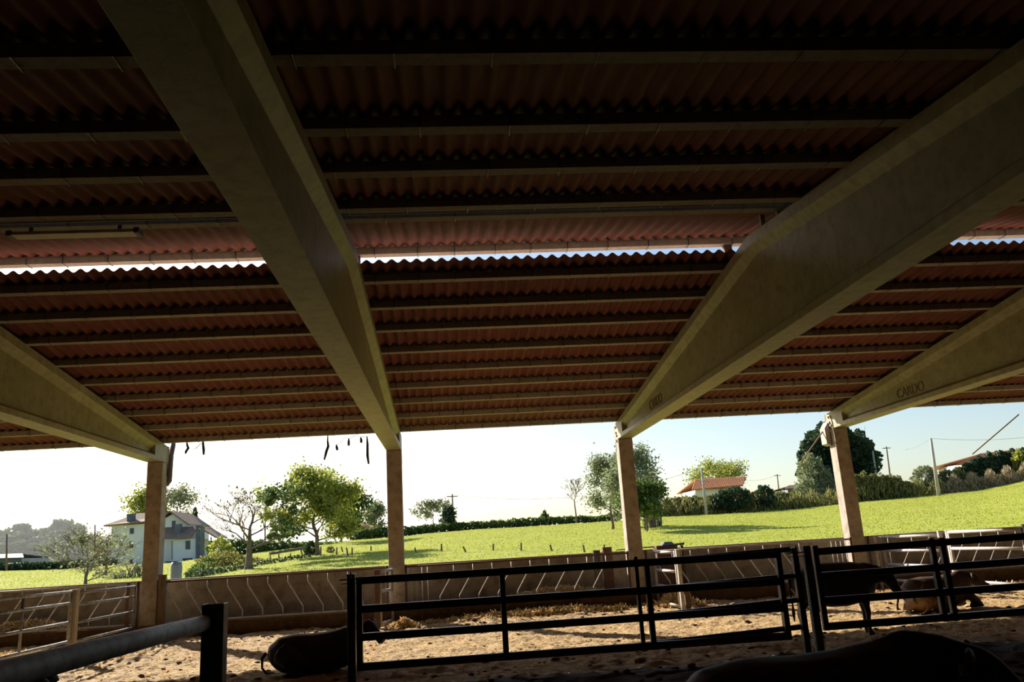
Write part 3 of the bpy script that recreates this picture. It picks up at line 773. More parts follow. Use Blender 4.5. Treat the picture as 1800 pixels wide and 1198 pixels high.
# grass clumps
rg = np.random.default_rng(11); n = 110000
gy = 30+(rg.random(n)**.8)*55; gx = gy*rg.uniform(-.62, .82, n)
gz = np.array([terr_fine(a, b_) for a, b_ in zip(gx, gy)])+.02
o = quads_mesh('meadow_grass', np.stack([gx, gy, gz], 1), .05, M['blade'], 12, aspect=1.5, up_only=True)
tag(o, 'bright green grass covering the sloping meadow', 'grass', kind='stuff')

# ---- trees
def tree_skel(b, base, h, lean, rn, levels=4, r0=None, spread=.6, first=.35, kids=3, tips=None, up_bias=.35, wd=None, nmain=None):
    """central leader to the top, main limbs along it, each forking levels-1 times"""
    r0 = r0 or h*.018; wd = wd or h*.6
    n_ = 12; pts = []; off = Vector((0, 0, 0)); lean = Vector(lean)
    for i in range(n_+1):
        t = i/n_; off += Vector((rn.gauss(0, .012), rn.gauss(0, .012), 0))*h*(.3+t)
        pts.append(Vector((lean.x*h*t, lean.y*h*t, h*.93*t))+off)
    b.tube(pts, [r0*(1.25 if i == 0 else 1)*(1-.93*i/n_) for i in range(n_+1)], 8, cap=False)
    def grow(p, d, L, r_, lv):
        k_ = 3; q = [p]; dd = d.copy()
        for i in range(k_):
            dd = (dd+Vector((rn.gauss(0, .14), rn.gauss(0, .14), rn.gauss(0, .10)+.07*up_bias*2))).normalized(); q.append(q[-1]+dd*L/k_)
        b.tube(q, [max(.011, r_*(1-.6*i/k_)) for i in range(k_+1)], 5 if lv > 2 else 3, cap=False)
        if lv <= 1:
            tips.append(q[-1]); tips.append(q[2]); tips.append(q[1]); return
        for i in range(kids):
            st = q[-1] if i == 0 else q[rn.choice((1, 2, 2, 3))]
            sd_ = Vector((rn.gauss(0, 1), rn.gauss(0, 1), rn.gauss(0, .6)+up_bias)).normalized()
            nd = (dd+sd_*spread*(.5 if i == 0 else 1)).normalized()
            grow(st, nd, L*rn.uniform(.55, .78), r_*.5, lv-1)
    nm = nmain or 11
    for i in range(nm):
        t = first+(1-first)*(i+.5*rn.random())/nm; f_ = min(t*n_, n_-.01); j = int(f_); p = pts[j].lerp(pts[j+1], f_-j)
        an = i*2.4+rn.uniform(-.5, .5); el_ = .15+up_bias+.7*t*t
        prof_ = math.sin(math.pi*min(1, max(.12, (t-first)/(1.04-first)*.86+.16)))**.7
        d = Vector((math.cos(an), math.sin(an), el_)).normalized()
        grow(p, d, wd*.5*prof_*.62, r0*(1-.8*t)*.55, levels-1)
    for k_ in (n_-1, n_): tips.append(pts[k_])

def tree(name, label, base, h, wd, leafmat, nleaf, lsize, seed, levels=4, kids=3, spread=.6, r0=None, first=.35, lean=(0, 0, 0), group=None, blobs=None, up_bias=.35, tipjit=.06, depth=None, squash=True, low=.12, nmain=None):
    """h = total height, wd = crown width"""
    rn = random.Random(seed); root = empty(name, base); tag(root, label, 'tree', group)
    b = MB(); tips = []
    tree_skel(b, (0, 0, 0), h, lean, rn, levels, r0, spread, first, kids, tips, up_bias, wd, nmain)
    # fit to the wanted size
    T = np.array([tuple(t) for t in tips]); mx = np.percentile(T[:, 2], 99.5); wx = max(1e-3, np.percentile(np.abs(T[:, 0]), 95))
    fz = min(1.25, h/mx*.985); fx = min(2.2, (wd/2)/wx*.97)
    def fit(v):
        k_ = min(1, max(0, math.hypot(v[0], v[1])/(h*.06)))
        return (v[0]*(1+(fx-1)*k_), v[1]*(1+(fx-1)*k_), v[2]*fz)
    b.v = [fit(v) for v in b.v]
    b.build('trunk', M['bark'], root, smooth=True)
    T = np.array([fit(t) for t in T])
    if nleaf:
        rg = np.random.default_rng(seed); idx = rg.integers(0, len(T), nleaf)
        P = T[idx]+rg.normal(size=(nleaf, 3))*h*tipjit
        if blobs is not None: P = P[[blobs(p, rg) for p in P]]
        P[:, 2] = np.maximum(P[:, 2], h*low)
        quads_mesh('foliage', P, lsize, leafmat, seed, parent=root, aspect=1.5)
    return root
def px_tree(name, label, px, pybase, pytop, wpx, Y, leafmat, nleaf, lsize, seed, **kw):
    if Y is None:
        Y = G(px, pybase).y
        if Y > 110: Y = 80
    base = TX(px, pybase, Y); top = AY(px, pytop, Y)
    h = max(1.0, top.z-base.z); wd = wpx*Y/FPX*1.1
    base.z -= .05
    return tree(name, label, base, h, wd, leafmat, nleaf, lsize, seed, **kw)
# clumps (hedges, bushes): leaf clouds with a few stems
def clump(name, label, cat, ells, leafmat, dens, lsize, seed, stems=True, group=None, zcut=True, stemmat=None, twigs=0, kindv=None):
    """ells: (x,y,z centre, rx,ry,rz)"""
    rg = np.random.default_rng(seed); c0 = Vector(ells[0][:3])
    zb = min(e[2]-e[5] for e in ells); root = empty(name, (c0.x, c0.y, zb)); tag(root, label, cat, group, kindv)
    O = np.array([c0.x, c0.y, zb]); Ps = []
    for e in ells:
        n_ = int(dens*e[3]*e[5]*4)+20
        u = rg.normal(size=(n_, 3)); u /= np.linalg.norm(u, axis=1)[:, None]
        r_ = .55+.45*rg.random(n_)**.5
        bumpy = 1+.18*np.sin(u[:, 0]*7+seed)*np.cos(u[:, 2]*9+e[0])
        P = np.array(e[:3])+u*(r_*bumpy)[:, None]*np.array(e[3:6])
        Ps.append(P)
    P = np.concatenate(Ps)-O; P[:, 2] = np.abs(P[:, 2])
    quads_mesh('foliage', P, lsize, leafmat, seed, parent=root, aspect=1.5)
    b = MB(); rn = random.Random(seed)
    for e in ells:
        for k_ in range(3+twigs):
            an = rn.uniform(0, 6.28); q = Vector((e[0]-O[0]+rn.uniform(-.3, .3)*e[3], e[1]-O[1], 0))
            t_ = Vector((q.x+math.cos(an)*e[3]*.7, q.y+math.sin(an)*e[4]*.6, (e[2]-O[2])+e[5]*rn.uniform(.2, 1.0)))
            b.tube([q, (q+t_)/2+Vector((0, 0, .1)), t_], [.05*e[5]+.01, .03*e[5]+.006, .008], 4, cap=False)
    b.build('stems', stemmat or M['bark'], root)
    return root
def hedge(name, label, pts, Y, leafmat, dens, lsize, seed, cat='hedge', step=1.6, depth=.8, Yend=None, group=None, stuff=False):
    """pts: (px, py_bottom, py_top) along the hedge"""
    ells = []; xs_ = [p[0] for p in pts]
    x = pts[0][0]; rn = random.Random(seed)
    while x <= pts[-1][0]:
        t = (x-xs_[0])/max(1, xs_[-1]-xs_[0]); YY = Y+(Yend-Y)*t if Yend else Y
        yb = np.interp(x, xs_, [p[1] for p in pts]); yt = np.interp(x, xs_, [p[2] for p in pts])
        a = AY(x, yb, YY); c = AY(x, yt+rn.uniform(-1, 1), YY)
        g_ = terr(a.x, YY); zb_ = min(a.z, g_)
        hh = (c.z-zb_)/2
        ells.append((a.x, YY, zb_+hh, step*.75, depth, hh*rn.uniform(.95, 1.04)))
        x += step*FPX/YY*.7
    return clump(name, label, cat, ells, leafmat, dens, lsize, seed, group=group, twigs=0)

# left to right
px_tree('ash_tree', 'bare spreading tree left of centre, with leaves only on its right side', 437, 1000, 848, 150, None, M['leafB'], 7000, .13, 21, levels=5, kids=4, spread=.85, r0=.2, first=.28, up_bias=.25, nmain=9, tipjit=.02,
        blobs=lambda p, rg: (p[0] > 1.0 and rg.random() < .95) or rg.random() < .02)
px_tree('leafy_tree', 'tall leafy yellow-green tree left of the second column', 559, 975, 822, 118, None, M['leafA'], 19000, .13, 33, levels=5, kids=3, spread=.7, r0=.15, first=.2, tipjit=.045, nmain=18)
px_tree('leafy_tree', 'darker green tree tucked behind the tall leafy tree', 600, 955, 868, 62, 80, M['leafB'], 7000, .17, 34, levels=4, kids=4, spread=.6, tipjit=.08)
px_tree('slender_tree', 'small leafy tree between the shed and the second column', 661, 945, 886, 26, 92, M['leafD'], 2600, .16, 35, levels=4, kids=3, tipjit=.07)
px_tree('slender_tree', 'pale half-bare tree right of the second column', 762, 936, 876, 50, 95, M['leafD'], 1500, .16, 36, levels=5, kids=3, tipjit=.04)
px_tree('sapling', 'bare thin sapling on the hedge line left of the third column', 1014, 918, 838, 34, 86, M['leafD'], 120, .1, 37, levels=5, kids=3, r0=.08, first=.5)
px_tree('leafy_tree', 'leafy tree group left half behind the third column', 1078, 930, 805, 66, None, M['leafD'], 8500, .12, 41, nmain=9, levels=5, kids=3, tipjit=.06, first=.15)
px_tree('leafy_tree', 'loose leafy tree just right of the third column', 1122, 930, 790, 74, None, M['leafD'], 8500, .12, 42, nmain=9, levels=5, kids=3, tipjit=.06, first=.15)
px_tree('leafy_tree', 'low dense green tree right of the third column with bare stems below', 1138, 934, 850, 60, None, M['leafB'], 8500, .14, 44, levels=4, kids=4, tipjit=.07, low=.32)
px_tree('leafy_tree', 'pale leafy tree behind the orange-roofed house', 1262, 880, 812, 80, 125, M['leafA'], 7000, .2, 46, levels=5, kids=3, tipjit=.07, first=.2)
px_tree('slender_tree', 'sparse thin tree to the right above the orange roof', 1302, 880, 826, 30, 126, M['leafD'], 500, .18, 47, levels=5, kids=3, tipjit=.04)
px_tree('leafy_tree', 'tree with pale leaves behind the white house, left of the leftmost column', 246, 985, 868, 50, 135, M['leafA'], 5500, .27, 51, levels=4, kids=4, tipjit=.08)
px_tree('leafy_tree', 'thin leafy tree behind the gable of the white house', 304, 985, 858, 50, 135, M['leafD'], 2600, .24, 52, levels=5, kids=3, tipjit=.05)
def conifer(label, px, pyb, pyt, wpx, Y, seed):
    base = TX(px, pyb, Y); h = AY(px, pyt, Y).z-base.z; wd = wpx*Y/FPX
    root = empty('conifer', base); tag(root, label, 'tree'); b = MB(); b.tube([(0, 0, 0), (0, 0, h*.95)], [h*.02, h*.004], 6); b.build('trunk', M['bark'], root)
    rg = np.random.default_rng(seed); n_ = 6000; t = rg.random(n_)**1.3; r_ = (1-t)**.7*wd/2*(.5+.5*rg.random(n_))*(1+.25*np.sin(t*50)); an = rg.uniform(0, 6.28, n_)
    quads_mesh('foliage', np.stack([r_*np.cos(an), r_*np.sin(an), (.08+.92*t)*h], 1), .28, M['leafC'], seed, parent=root)
conifer('dark conifer behind the right wing of the white house', 340, 985, 893, 24, 132, 61)
conifer('darker small conifer beside the gable of the white house', 328, 985, 902, 18, 133, 62)
# the great dark tree
def ell(px, py, rx, rz, Y, ry=None):
    c = AY(px, py, Y); k_ = Y/FPX; return (c.x, Y, c.z, rx*k_, (ry or rx)*k_, rz*k_)
clump('evergreen_tree', 'huge dark evergreen tree behind the fourth column', 'tree', [ell(1478, 815, 62, 66, 100), ell(1455, 790, 42, 45, 100), ell(1505, 815, 36, 58, 100), ell(1450, 845, 46, 40, 99), ell(1500, 850, 40, 34, 99), ell(1430, 820, 26, 46, 99), ell(1470, 885, 40, 18, 100)], M['leafC'], 130, .34, 71)
clump('willow_bush', 'pale grey-green bush in front of the great dark tree', 'bush', [ell(1430, 840, 26, 44, 93), ell(1448, 856, 22, 38, 92), ell(1420, 868, 24, 28, 91), ell(1452, 880, 22, 20, 90)], M['leafD'], 110, .22, 72, twigs=3)
# hedges right of the third column
clump('thicket', 'thin bare-stemmed saplings at the meadow edge right of the third column', 'sapling thicket', [ell(1145, 898, 14, 34, 62), ell(1158, 905, 8, 26, 64), ell(1134, 905, 8, 28, 60)], M['leafD'], 60, .10, 45, twigs=9)
hedge('hedge', 'brownish green hedge of mixed bushes below the orange-roofed house', [(1172, 908, 880), (1200, 906, 868), (1240, 905, 872), (1290, 902, 858), (1330, 899, 862), (1370, 896, 862), (1410, 894, 870)], 88, M['leafE'], 130, .19, 81)
clump('bush', 'dark green bush in the hedge below the orange roof', 'bush', [ell(1288, 876, 30, 20, 86), ell(1268, 880, 18, 16, 86)], M['leafC'], 220, .2, 82)
clump('bush', 'small dark round bush in the hedge left of the fourth column', 'bush', [ell(1345, 872, 15, 19, 86)], M['leafC'], 220, .2, 83)
clump('bush', 'yellowish bush at the left end of the right-hand hedge', 'bush', [ell(1168, 890, 14, 18, 86)], M['leafE'], 140, .18, 84, twigs=3)
hedge('hedge', 'yellow-green clipped hedge right of the fourth column', [(1503, 884, 832), (1545, 880, 832), (1585, 876, 834), (1600, 874, 850)], 87, M['leafE'], 170, .2, 85)
clump('round_tree', 'small round grey-green tree left of the leaning pole', 'tree', [ell(1627, 842, 22, 25, 88), ell(1640, 852, 16, 16, 88)], M['leafD'], 170, .2, 86)
hedge('hedge', 'dark tangled hedge behind the leaning concrete pole', [(1600, 874, 856), (1640, 870, 850), (1660, 866, 824), (1690, 862, 822), (1715, 858, 830)], 90, M['leafE'], 170, .2, 87)
hedge('hedge', 'thick dark green hedge at the right edge below the pink roof', [(1700, 858, 816), (1722, 856, 805), (1750, 852, 796), (1785, 848, 790), (1815, 845, 788)], 92, M['leafC'], 240, .22, 88)
clump('bush', 'light green bush at the right edge of the meadow', 'bush', [ell(1795, 815, 14, 26, 90), ell(1812, 820, 18, 24, 90)], M['leafA'], 190, .2, 89)
def weeds(label, pts, Y, n_, seed, mt):
    rg = np.random.default_rng(seed); xs_ = [p[0] for p in pts]; P = []
    for k_ in range(n_):
        x = rg.uniform(xs_[0], xs_[-1]); yb = np.interp(x, xs_, [p[1] for p in pts]); a = AY(x, yb, Y+rg.uniform(-1, 1)); h_ = rg.uniform(0, 1)**1.5*(1.1+.9*math.sin(x*.1)**2)
        P.append((a.x, a.y, terr(a.x, a.y)+h_))
    o = quads_mesh('dry_weeds', np.array(P), .13, mt, seed, aspect=4, up_only=True); tag(o, label, 'weeds', kind='stuff')
weeds('tall dry brown weeds in front of the right-hand hedge', [(1650, 868), (1815, 845)], 87, 5000, 91, M['dry'])
weeds('dark weeds along the foot of the middle hedge', [(1160, 908), (1660, 868)], 86.5, 5000, 92, M['leafE'])
# far clipped hedge
hedge('hedge', 'long low clipped hedge along the top of the meadow', [(625, 947, 930), (711, 942, 924), (790, 935, 918), (870, 929, 914), (900, 926, 915), (905, 926, 910), (1000, 921, 906), (1050, 917, 906), (1090, 914, 900)], 89, M['leafB'], 210, .16, 93, step=1.3, depth=.7)
clump('bush', 'small bush standing up from the clipped hedge', 'bush', [ell(957, 908, 8, 6, 90), ell(957, 902, 3, 6, 90)], M['leafB'], 300, .15, 94)
px_tree('ivy_stump', 'ivy-clad stump beside the telegraph pole right of the second column', 790, 928, 892, 12, 90, M['leafC'], 2200, .15, 95, levels=3, kids=4, tipjit=.10)
# left hedgerow
hedge('hedge', 'tall hedge behind the bare tree at the left', [(385, 985, 947), (430, 978, 946), (480, 972, 950), (540, 966, 952), (580, 960, 952)], 78, M['leafB'], 190, .15, 96)
hedge('hedge', 'thin scrub in front of the tall hedge left of centre', [(372, 1003, 975), (400, 1000, 968), (430, 997, 975), (455, 992, 980)], 60, M['leafE'], 160, .12, 97)
clump('bush', 'round yellow-green bush right of the white house', 'bush', [ell(385, 965, 16, 20, 66), ell(398, 975, 16, 18, 65), ell(378, 985, 14, 16, 64)], M['leafA'], 210, .13, 98)
clump('bush', 'square dark ivy clump at the foot of the tall leafy tree', 'bush', [ell(547, 964, 8, 14, 59), ell(541, 966, 7, 11, 59.5)], M['leafC'], 420, .12, 99)
clump('bush', 'small round bush on a wire fence right of the tall leafy tree', 'bush', [ell(581, 966, 7, 6, 60.5)], M['leafE'], 500, .1, 100)
hedge('hedge', 'dark brambles along the lower edge of the meadow at left', [(345, 1016, 1000), (380, 1009, 998), (420, 1001, 992), (463, 993, 985), (510, 984, 977), (538, 980, 973)], 50.3, M['leafC'], 230, .09, 101, step=.9, depth=.4, Yend=56.5)
clump('bush', 'dark scrub below the wing of the white house', 'bush', [ell(352, 1003, 18, 12, 54), ell(366, 992, 12, 13, 57), ell(345, 1010, 20, 9, 52)], M['leafB'], 260, .12, 102)
clump('bush', 'grey twiggy scrub left of the leftmost column', 'bush', [ell(228, 1003, 22, 16, 56), ell(245, 998, 16, 18, 57), ell(205, 1012, 16, 10, 55)], M['leafD'], 60, .10, 103, twigs=14, stemmat=M['twig'])
px_tree('bare_tree', 'bare twiggy tree in the lower left before the wooded hill', 150, 1020, 925, 120, 50, M['leafD'], 900, .10, 104, levels=5, kids=4, spread=.8, first=.1, r0=.10, up_bias=.3)
px_tree('bare_tree', 'low bare tree leaning toward the white house', 186, 1010, 935, 60, 60, M['leafE'], 500, .10, 105, levels=5, kids=3, spread=.8, first=.15, r0=.10, up_bias=.25)

# stone wall and garden fence in the hedgerow
b = MB(); rn = random.Random(4); pa = AY(476, 978, 70); pb = AY(538, 968, 72)
for k_ in range(46):
    t = k_/45; p = pa.lerp(pb, t)
    for r_ in range(2): b.box((p.x-.10+rn.uniform(-.02, .02), p.y-.2, terr(p.x, p.y)-.3+r_*.25+rn.uniform(-.02, .02)), (p.x+.12, p.y+.2, terr(p.x, p.y)-.05+r_*.25+rn.uniform(-.04, .04)))
o = b.build('stone_wall', M['twig'], bevel=.02); tag(o, 'low grey stone wall in the hedgerow behind the meadow edge', 'wall')

# fence stakes
stakes = [(564, 977, 960, 0), (592, 975, 962, 0), (603, 970, 961, -3), (612, 977, 962, -3), (619, 974, 962, 0), (652, 968, 959, 0), (732, 970, 962, -3), (776, 968, 955, 0), (820, 970, 960, -6), (867, 967, 955, 0), (916, 968, 954, 0), (971, 968, 957, -4), (1028, 970, 957, -3), (1062, 968, 957, 0), (430, 1000, 988, 0), (452, 990, 978, 0), (475, 987, 975, 0), (490, 983, 973, 0), (510, 980, 972, 1), (533, 978, 966, -4)]
stl = None
for k_, (x, yb, yt, dx) in enumerate(stakes):
    p = G(x, yb); q = AY(x+dx, yt, p.y)
    b = MB(); b.tube([(0, 0, -.1), Vector((q.x-p.x, 0, q.z-p.z))], [.055, .045], 6)
    o = b.build('fence_stake', M['wood']); o.location = (p.x, p.y, terr(p.x, p.y))
    where = ['at the foot of the tall leafy tree', 'just right of the small round bush', 'leaning, left of the second column', 'forked, in the shadow edge left of the second column', 'upright, right of the forked stake', 'alone, nearest the left side of the second column',
             'first right of the second column', 'second right of the second column', 'third right of the second column, strongly leaning', 'fourth right of the second column', 'fifth right of the second column', 'sixth right of the second column, leaning', 'seventh right of the second column, near the third', 'last, just left of the third column',
             'thick, just left of the bare tree', 'just right of the bare tree', 'second right of the bare tree', 'third right of the bare tree', 'fourth right of the bare tree', 'leaning, beside the square ivy clump'][k_]
    tag(o, 'weathered meadow fence stake %s' % where, 'fence stake', 'meadow fence stakes')

# poles and wires
def pole(label, pb, pt, Y, r_, mt, arm=False):
    a = AY(*pb, Y); c = AY(*pt, Y)
    g = empty('utility_pole', (a.x, Y, min(a.z, terr(a.x, Y))-.0)); tag(g, label, 'utility pole')
    d = c-g.location
    b = MB(); b.tube([Vector((0, 0, -.2)), d], [r_, r_*.6], 10); b.build('mast', mt, g, smooth=True)
    if arm:
        b = MB(); b.bar(d+Vector((-.6, 0, -.25)), d+Vector((.6, 0, -.25)), .08, .1); b.build('crossarm', mt, g)
    return c
tops = {}
tops['a'] = pole('thin dark pole at the far left edge', (12, 1000), (12, 938), 95, .12, M['wood'])
tops['b'] = pole('slim pole behind the bare tree, left of the white house', (167, 985), (167, 922), 110, .13, M['wood'])
tops['c'] = pole('thin pole behind the bare tree left of centre', (466, 965), (466, 905), 95, .1, M['wood'])
tops['d'] = pole('dark telegraph pole right of the second column', (797, 930), (795, 868), 92, .12, M['wood'], True)
tops['e'] = pole('leaning concrete pole in front of the orange-roofed house', (1242, 903), (1233, 822), 84, .17, M['concpole'])
tops['f'] = pole('small far pole left of the fourth column', (1369, 870), (1366, 833), 140, .14, M['wood'], True)
tops['g'] = pole('concrete pole against the great dark tree', (1541, 850), (1534, 792), 96, .16, M['concpole'])
tops['h'] = pole('thin wooden pole right of the great dark tree', (1565, 850), (1558, 784), 110, .13, M['wood'], True)
tops['i'] = pole('tall leaning pale concrete pole at the right', (1650, 870), (1636, 770), 82, .20, M['concpole'])
def wire(label, p, q, sag):
    p, q = Vector(p), Vector(q); b = MB(); n_ = 16
    b.tube([p.lerp(q, k_/n_)-Vector((0, 0, sag*4*(k_/n_)*(1-k_/n_)))-p for k_ in range(n_+1)], .014, 4, cap=False)
    o = b.build('overhead_wire', M['rail']); o.location = p; tag(o, label, 'wire')
wire('overhead wire from the telegraph pole toward the second column', tops['d'], AY(600, 905, 92), .6)
wire('long sagging overhead wire left of the third column', tops['d'], tops['e'], 1.6)
wire('overhead wire from the leaning concrete pole to the small far pole', tops['e'], tops['f'], 1.2)
wire('overhead wire between the two poles right of the great tree', tops['h'], tops['i'], .8)
wire('overhead wire running from the tall leaning pole to the right edge', tops['i'], AY(1830, 765, 80), .3)
wire('overhead wire crossing the wooded hill at the far left', AY(-30, 945, 95), tops['b'], .5)

# ------------------------------------------------------------------ buildings
HY = 118.0
def hp(x, y, dy=0):
    return AY(x, y, HY+dy)
hroot = empty('white_house', (hp(196, 1000).x, HY, hp(196, 1004).z)); tag(hroot, 'white two-storey country house with brown tiled roof behind the leftmost column', 'house')
O = hroot.location.copy()
def hb(name, mt, poly, dep, y0=0):
    b = MB(); b.prism([AY(x, y, HY+y0)-O for x, y in poly], (0, dep, 0)); return b.build(name, mt, hroot)
hb('wall', M['white'], [(196, 1004), (304, 998), (304, 905), (290, 917), (196, 924)], 9)
hb('gable_wall', M['white'], [(284, 1000), (334, 1000), (334, 922), (303, 903), (284, 914)], 9, -.6)
hb('wing_wall', M['white'], [(300, 986), (344, 985), (344, 946), (300, 948)], 6, -3)
hb('plinth', M['slate'], [(290, 1004), (346, 1003), (346, 985), (290, 986)], 6, -3.1)
b = MB()
L = lambda x, y, dy: AY(x, y, HY)+Vector((0, dy, 0))-O
def slab(b, p, q, r_, s, th=.18):
    p, q, r_, s = map(Vector, (p, q, r_, s)); n_ = (q-p).cross(s-p).normalized()
    if n_.z < 0: n_ = -n_
    b.add([p, q, r_, s, p+n_*th, q+n_*th, r_+n_*th, s+n_*th], [(0,1,2,3),(4,5,6,7),(0,1,5,4),(1,2,6,5),(2,3,7,6),(3,0,4,7)])
e0, e1 = L(186, 925, -.7), L(292, 915, -.7); r0_, r1_ = L(224, 906, 4.4), L(303, 900, 4.4)
r0_.z = L(224, 905, 0).z+.3; r1_.z = L(303, 900, 0).z
slab(b, e0, e1, r1_, r0_); k0, k1 = L(186, 925, 9.7), L(292, 915, 9.7); slab(b, r0_, r1_, k1, k0)
slab(b, e0, r0_, r0_, k0)
b.build('roof', M['rooft'], hroot)
b = MB(); slab(b, L(280, 917, -1.3), L(303, 900, -1.3), L(303, 900, 9), L(280, 917, 9)); slab(b, L(303, 900, -1.3), L(336, 923, -1.3), L(336, 923, 9), L(303, 900, 9)); b.build('gable_roof', M['rooft'], hroot)
b = MB(); slab(b, L(303, 948, -3.6), L(350, 946, -3.6), Vector((L(350, 925, 0).x, -.4, L(350, 926, 0).z)), Vector((L(290, 928, 0).x, -.4, L(290, 928, 0).z))); b.build('wing_roof', M['rooft'], hroot)
b = MB(); slab(b, L(350, 926, -1), L(382, 945, -1), L(382, 945, 5), L(350, 926, 5)); b.build('porch_roof', M['rooft'], hroot)
hb('chimney', M['slate'], [(223, 921), (233, 920), (233, 902), (223, 903)], 1.2, .5)
hb('chimney', M['slate'], [(307, 942), (317, 942), (317, 920), (307, 921)], .8, -2.6)
hb('slate_stack', M['slate'], [(344, 986), (352, 985), (352, 922), (344, 923)], 2, -3.2)
hb('porch_post', M['wood'], [(370, 985), (371.5, 985), (371.5, 943), (370, 943)], .2, -.5)
hb('porch_wall', M['slate'], [(352, 975), (378, 973), (378, 950), (352, 950)], .2, 4)
for (x0, y0, x1, y1, dy) in ((228, 928, 235, 938, -.08), (227, 951, 234, 963, -.08), (227, 983, 234, 990, -.08), (302, 915, 308, 928, -.7), (326, 950, 334, 965, -3.1)):
    f_ = hb('window', M['slate'], [(x0, y1), (x1, y1-.5), (x1, y0-.5), (x0, y0)], .1, dy)
    b = MB(); b.prism([AY(x, y, HY+dy-.03)-O for x, y in [(x0+1, y1-1), (x1-1, y1-1.5), (x1-1, y0+.5), (x0+1, y0+1)]], (0, .05, 0)); b.build('pane', M['glass'], f_)
hb('garage_door', M['glass'], [(321, 1003), (338, 1002), (338, 980), (321, 981)], .1, -3.2)
hb('drainpipe', M['slate'], [(301.5, 984), (302.5, 984), (302.5, 950), (301.5, 950)], .1, -3.15)
o = MB().box((-.6, -.4, 0), (.6, .4, 1.1)).box((-.65, -.45, 1.1), (.65, .45, 1.2)).build('wheelie_bin', M['bin']); p = TX(345, 1000, 112); o.location = (p.x, 112, AY(345, 1003, 112).z); tag(o, 'dark red bin beside the garage of the white house', 'bin')

def simple_house(name, label, cat, wall, roof_poly, wmat, rmat, Y, dep=6):
    g = empty(name, AY(*wall[0], Y)); tag(g, label, cat); o_ = g.location.copy()
    b = MB(); b.prism([AY(x, y, Y)-o_ for x, y in wall], (0, dep, 0)); b.build('wall', wmat, g)
    (x0, y0), (x1, y1), (x2, y2), (x3, y3) = roof_poly   # eave left, eave right, ridge right, ridge left
    b = MB(); P = [AY(x0, y0, Y-.4)-o_, AY(x1, y1, Y-.4)-o_, AY(x2, y2, Y+dep*.5)-o_, AY(x3, y3, Y+dep*.5)-o_]
    # tiled ribs
    n_ = 34
    slab(b, *P, th=.12)
    for k_ in range(n_):
        t = (k_+.5)/n_; b.tube([P[0].lerp(P[1], t)+Vector((0, 0, .12)), P[3].lerp(P[2], t)+Vector((0, 0, .12))], .09, 5)
    b.build('roof', rmat, g)
    b = MB(); Q = [P[3], P[2], P[1]+Vector((0, dep+.8, 0)), P[0]+Vector((0, dep+.8, 0))]; slab(b, *Q, th=.12); b.build('back_roof', rmat, g)
    return g
simple_house('farm_house', 'house with orange tiled roof showing above the hedge right of the third column', 'house', [(1222, 895), (1306, 890), (1306, 857), (1222, 861)], [(1216, 862), (1306, 854), (1310, 839), (1222, 844)], M['white'], M['roofo'], 112, 7)
simple_house('field_shed', 'blue-grey shed with a reddish roof left of the second column', 'shed', [(622, 950), (664, 947), (664, 928), (643, 922), (622, 927)], [(618, 927), (666, 929), (666, 924), (628, 921)], M['bluew'], M['roofo'], 98, 8)
simple_house('low_house', 'long pink-tiled roof behind the hedge at the right edge', 'house', [(1695, 850), (1830, 840), (1830, 802), (1712, 812)], [(1680, 818), (1830, 806), (1830, 786), (1722, 799)], M['white'], M['roofo'], 108, 8)
simple_house('low_house', 'pale low building glimpsed through bushes left of the fourth column', 'house', [(1385, 885), (1425, 882), (1425, 858), (1385, 860)], [(1380, 861), (1428, 858), (1428, 852), (1386, 855)], M['bluew'], M['rooft'], 110, 6)
simple_house('low_barn', 'low dark-roofed barn at the far left below the wooded hill', 'barn', [(-20, 990), (38, 988), (38, 981), (-20, 982)], [(-24, 983), (42, 981), (40, 974), (-20, 976)], M['bluew'], M['slate'], 150, 10)

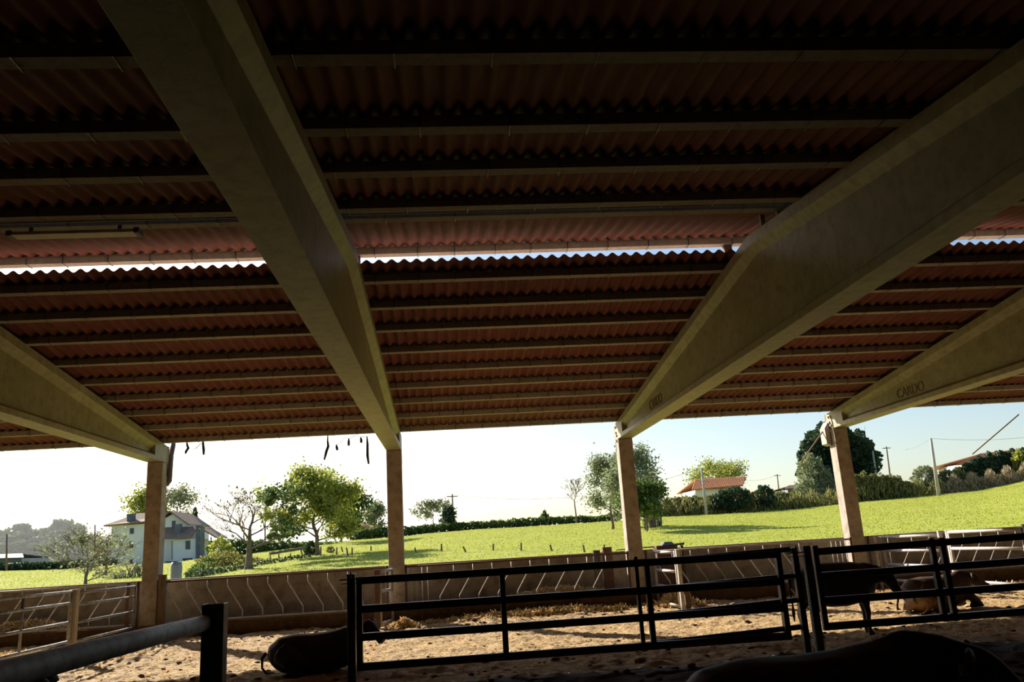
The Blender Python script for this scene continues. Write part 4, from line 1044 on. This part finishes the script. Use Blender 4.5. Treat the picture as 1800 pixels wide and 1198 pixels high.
# ---- wooded hill at left, distant mountains
rg = np.random.default_rng(77)
def hillmesh(name, prof, Y, dep, mt, zb=-20):
    vs = []; 
    for x, y in prof:
        p = AY(x, y, Y); vs += [(p.x, Y-dep, zb), (p.x, Y, p.z), (p.x, Y+dep, zb)]
    f = []
    for k_ in range(len(prof)-1):
        a = k_*3; f += [(a, a+3, a+4, a+1), (a+1, a+4, a+5, a+2)]
    b = MB(); b.add(vs, f); o = b.build(name, mt, smooth=False); return tag(o, kind='structure')
hillmesh('hills', [(-500, 975), (-200, 965), (0, 955), (60, 950), (130, 950), (190, 968), (240, 985), (300, 1000)], 320, 150, M['hill'])
hillmesh('hills', [(-300, 985), (100, 978), (250, 972), (380, 940), (420, 936), (470, 930), (500, 927), (540, 932), (600, 940), (700, 950), (900, 960)], 2400, 700, M['hill'], -60)
def woodland(label, pts, Y, n_, lsize, seed, mt):
    rg = np.random.default_rng(seed); ells = []
    for (x, yt, yb) in pts:
        for k_ in range(3):
            yy = yt+(yb-yt)*(k_+.6)/3.2
            ells.append(ell(x+rg.uniform(-6, 6), yy, rg.uniform(11, 16), (yb-yt)/5+4, Y-6*k_))
    P = []
    for e in ells:
        u = rg.normal(size=(n_, 3)); u /= np.linalg.norm(u, axis=1)[:, None]; P.append(np.array(e[:3])+u*(.5+.5*rg.random(n_)[:, None])*np.array(e[3:6])*(1+.3*np.sin(u*11).sum(1)[:, None]*.3))
    o = quads_mesh('woodland', np.concatenate(P), lsize, mt, seed); tag(o, label, 'woodland', kind='stuff')
woodland('hazy wooded hillside at the far left', [(-30, 940, 975), (0, 938, 975), (18, 934, 975), (38, 925, 975), (58, 936, 976), (78, 932, 977), (98, 918, 978), (118, 920, 980), (138, 926, 982), (158, 945, 985), (180, 955, 987), (200, 965, 990)], 250, 900, .8, 78, M['leafB'])
hedge('hedge', 'dark hedge line across the fields at the far left', [(-20, 998, 990), (50, 996, 988), (110, 994, 986), (190, 990, 980)], 100, M['leafC'], 150, .2, 106)

# ------------------------------------------------------------------ valley haze
hz = bpy.data.materials.new('haze'); hz.use_nodes = True
t = hz.node_tree; t.nodes.remove(t.nodes['Principled BSDF'])
vs_ = t.nodes.new('ShaderNodeVolumeScatter'); vs_.inputs['Color'].default_value = (.86, .93, 1, 1); vs_.inputs['Density'].default_value = .0016; vs_.inputs['Anisotropy'].default_value = .3
t.links.new(vs_.outputs[0], t.nodes['Material Output'].inputs['Volume'])
b = MB(); b.box((-1100, 150, -60), (0, 2600, 90)); o = b.build('haze', hz); tag(o, 'thin pale haze over the valley and wooded hill at left', 'haze', kind='stuff')
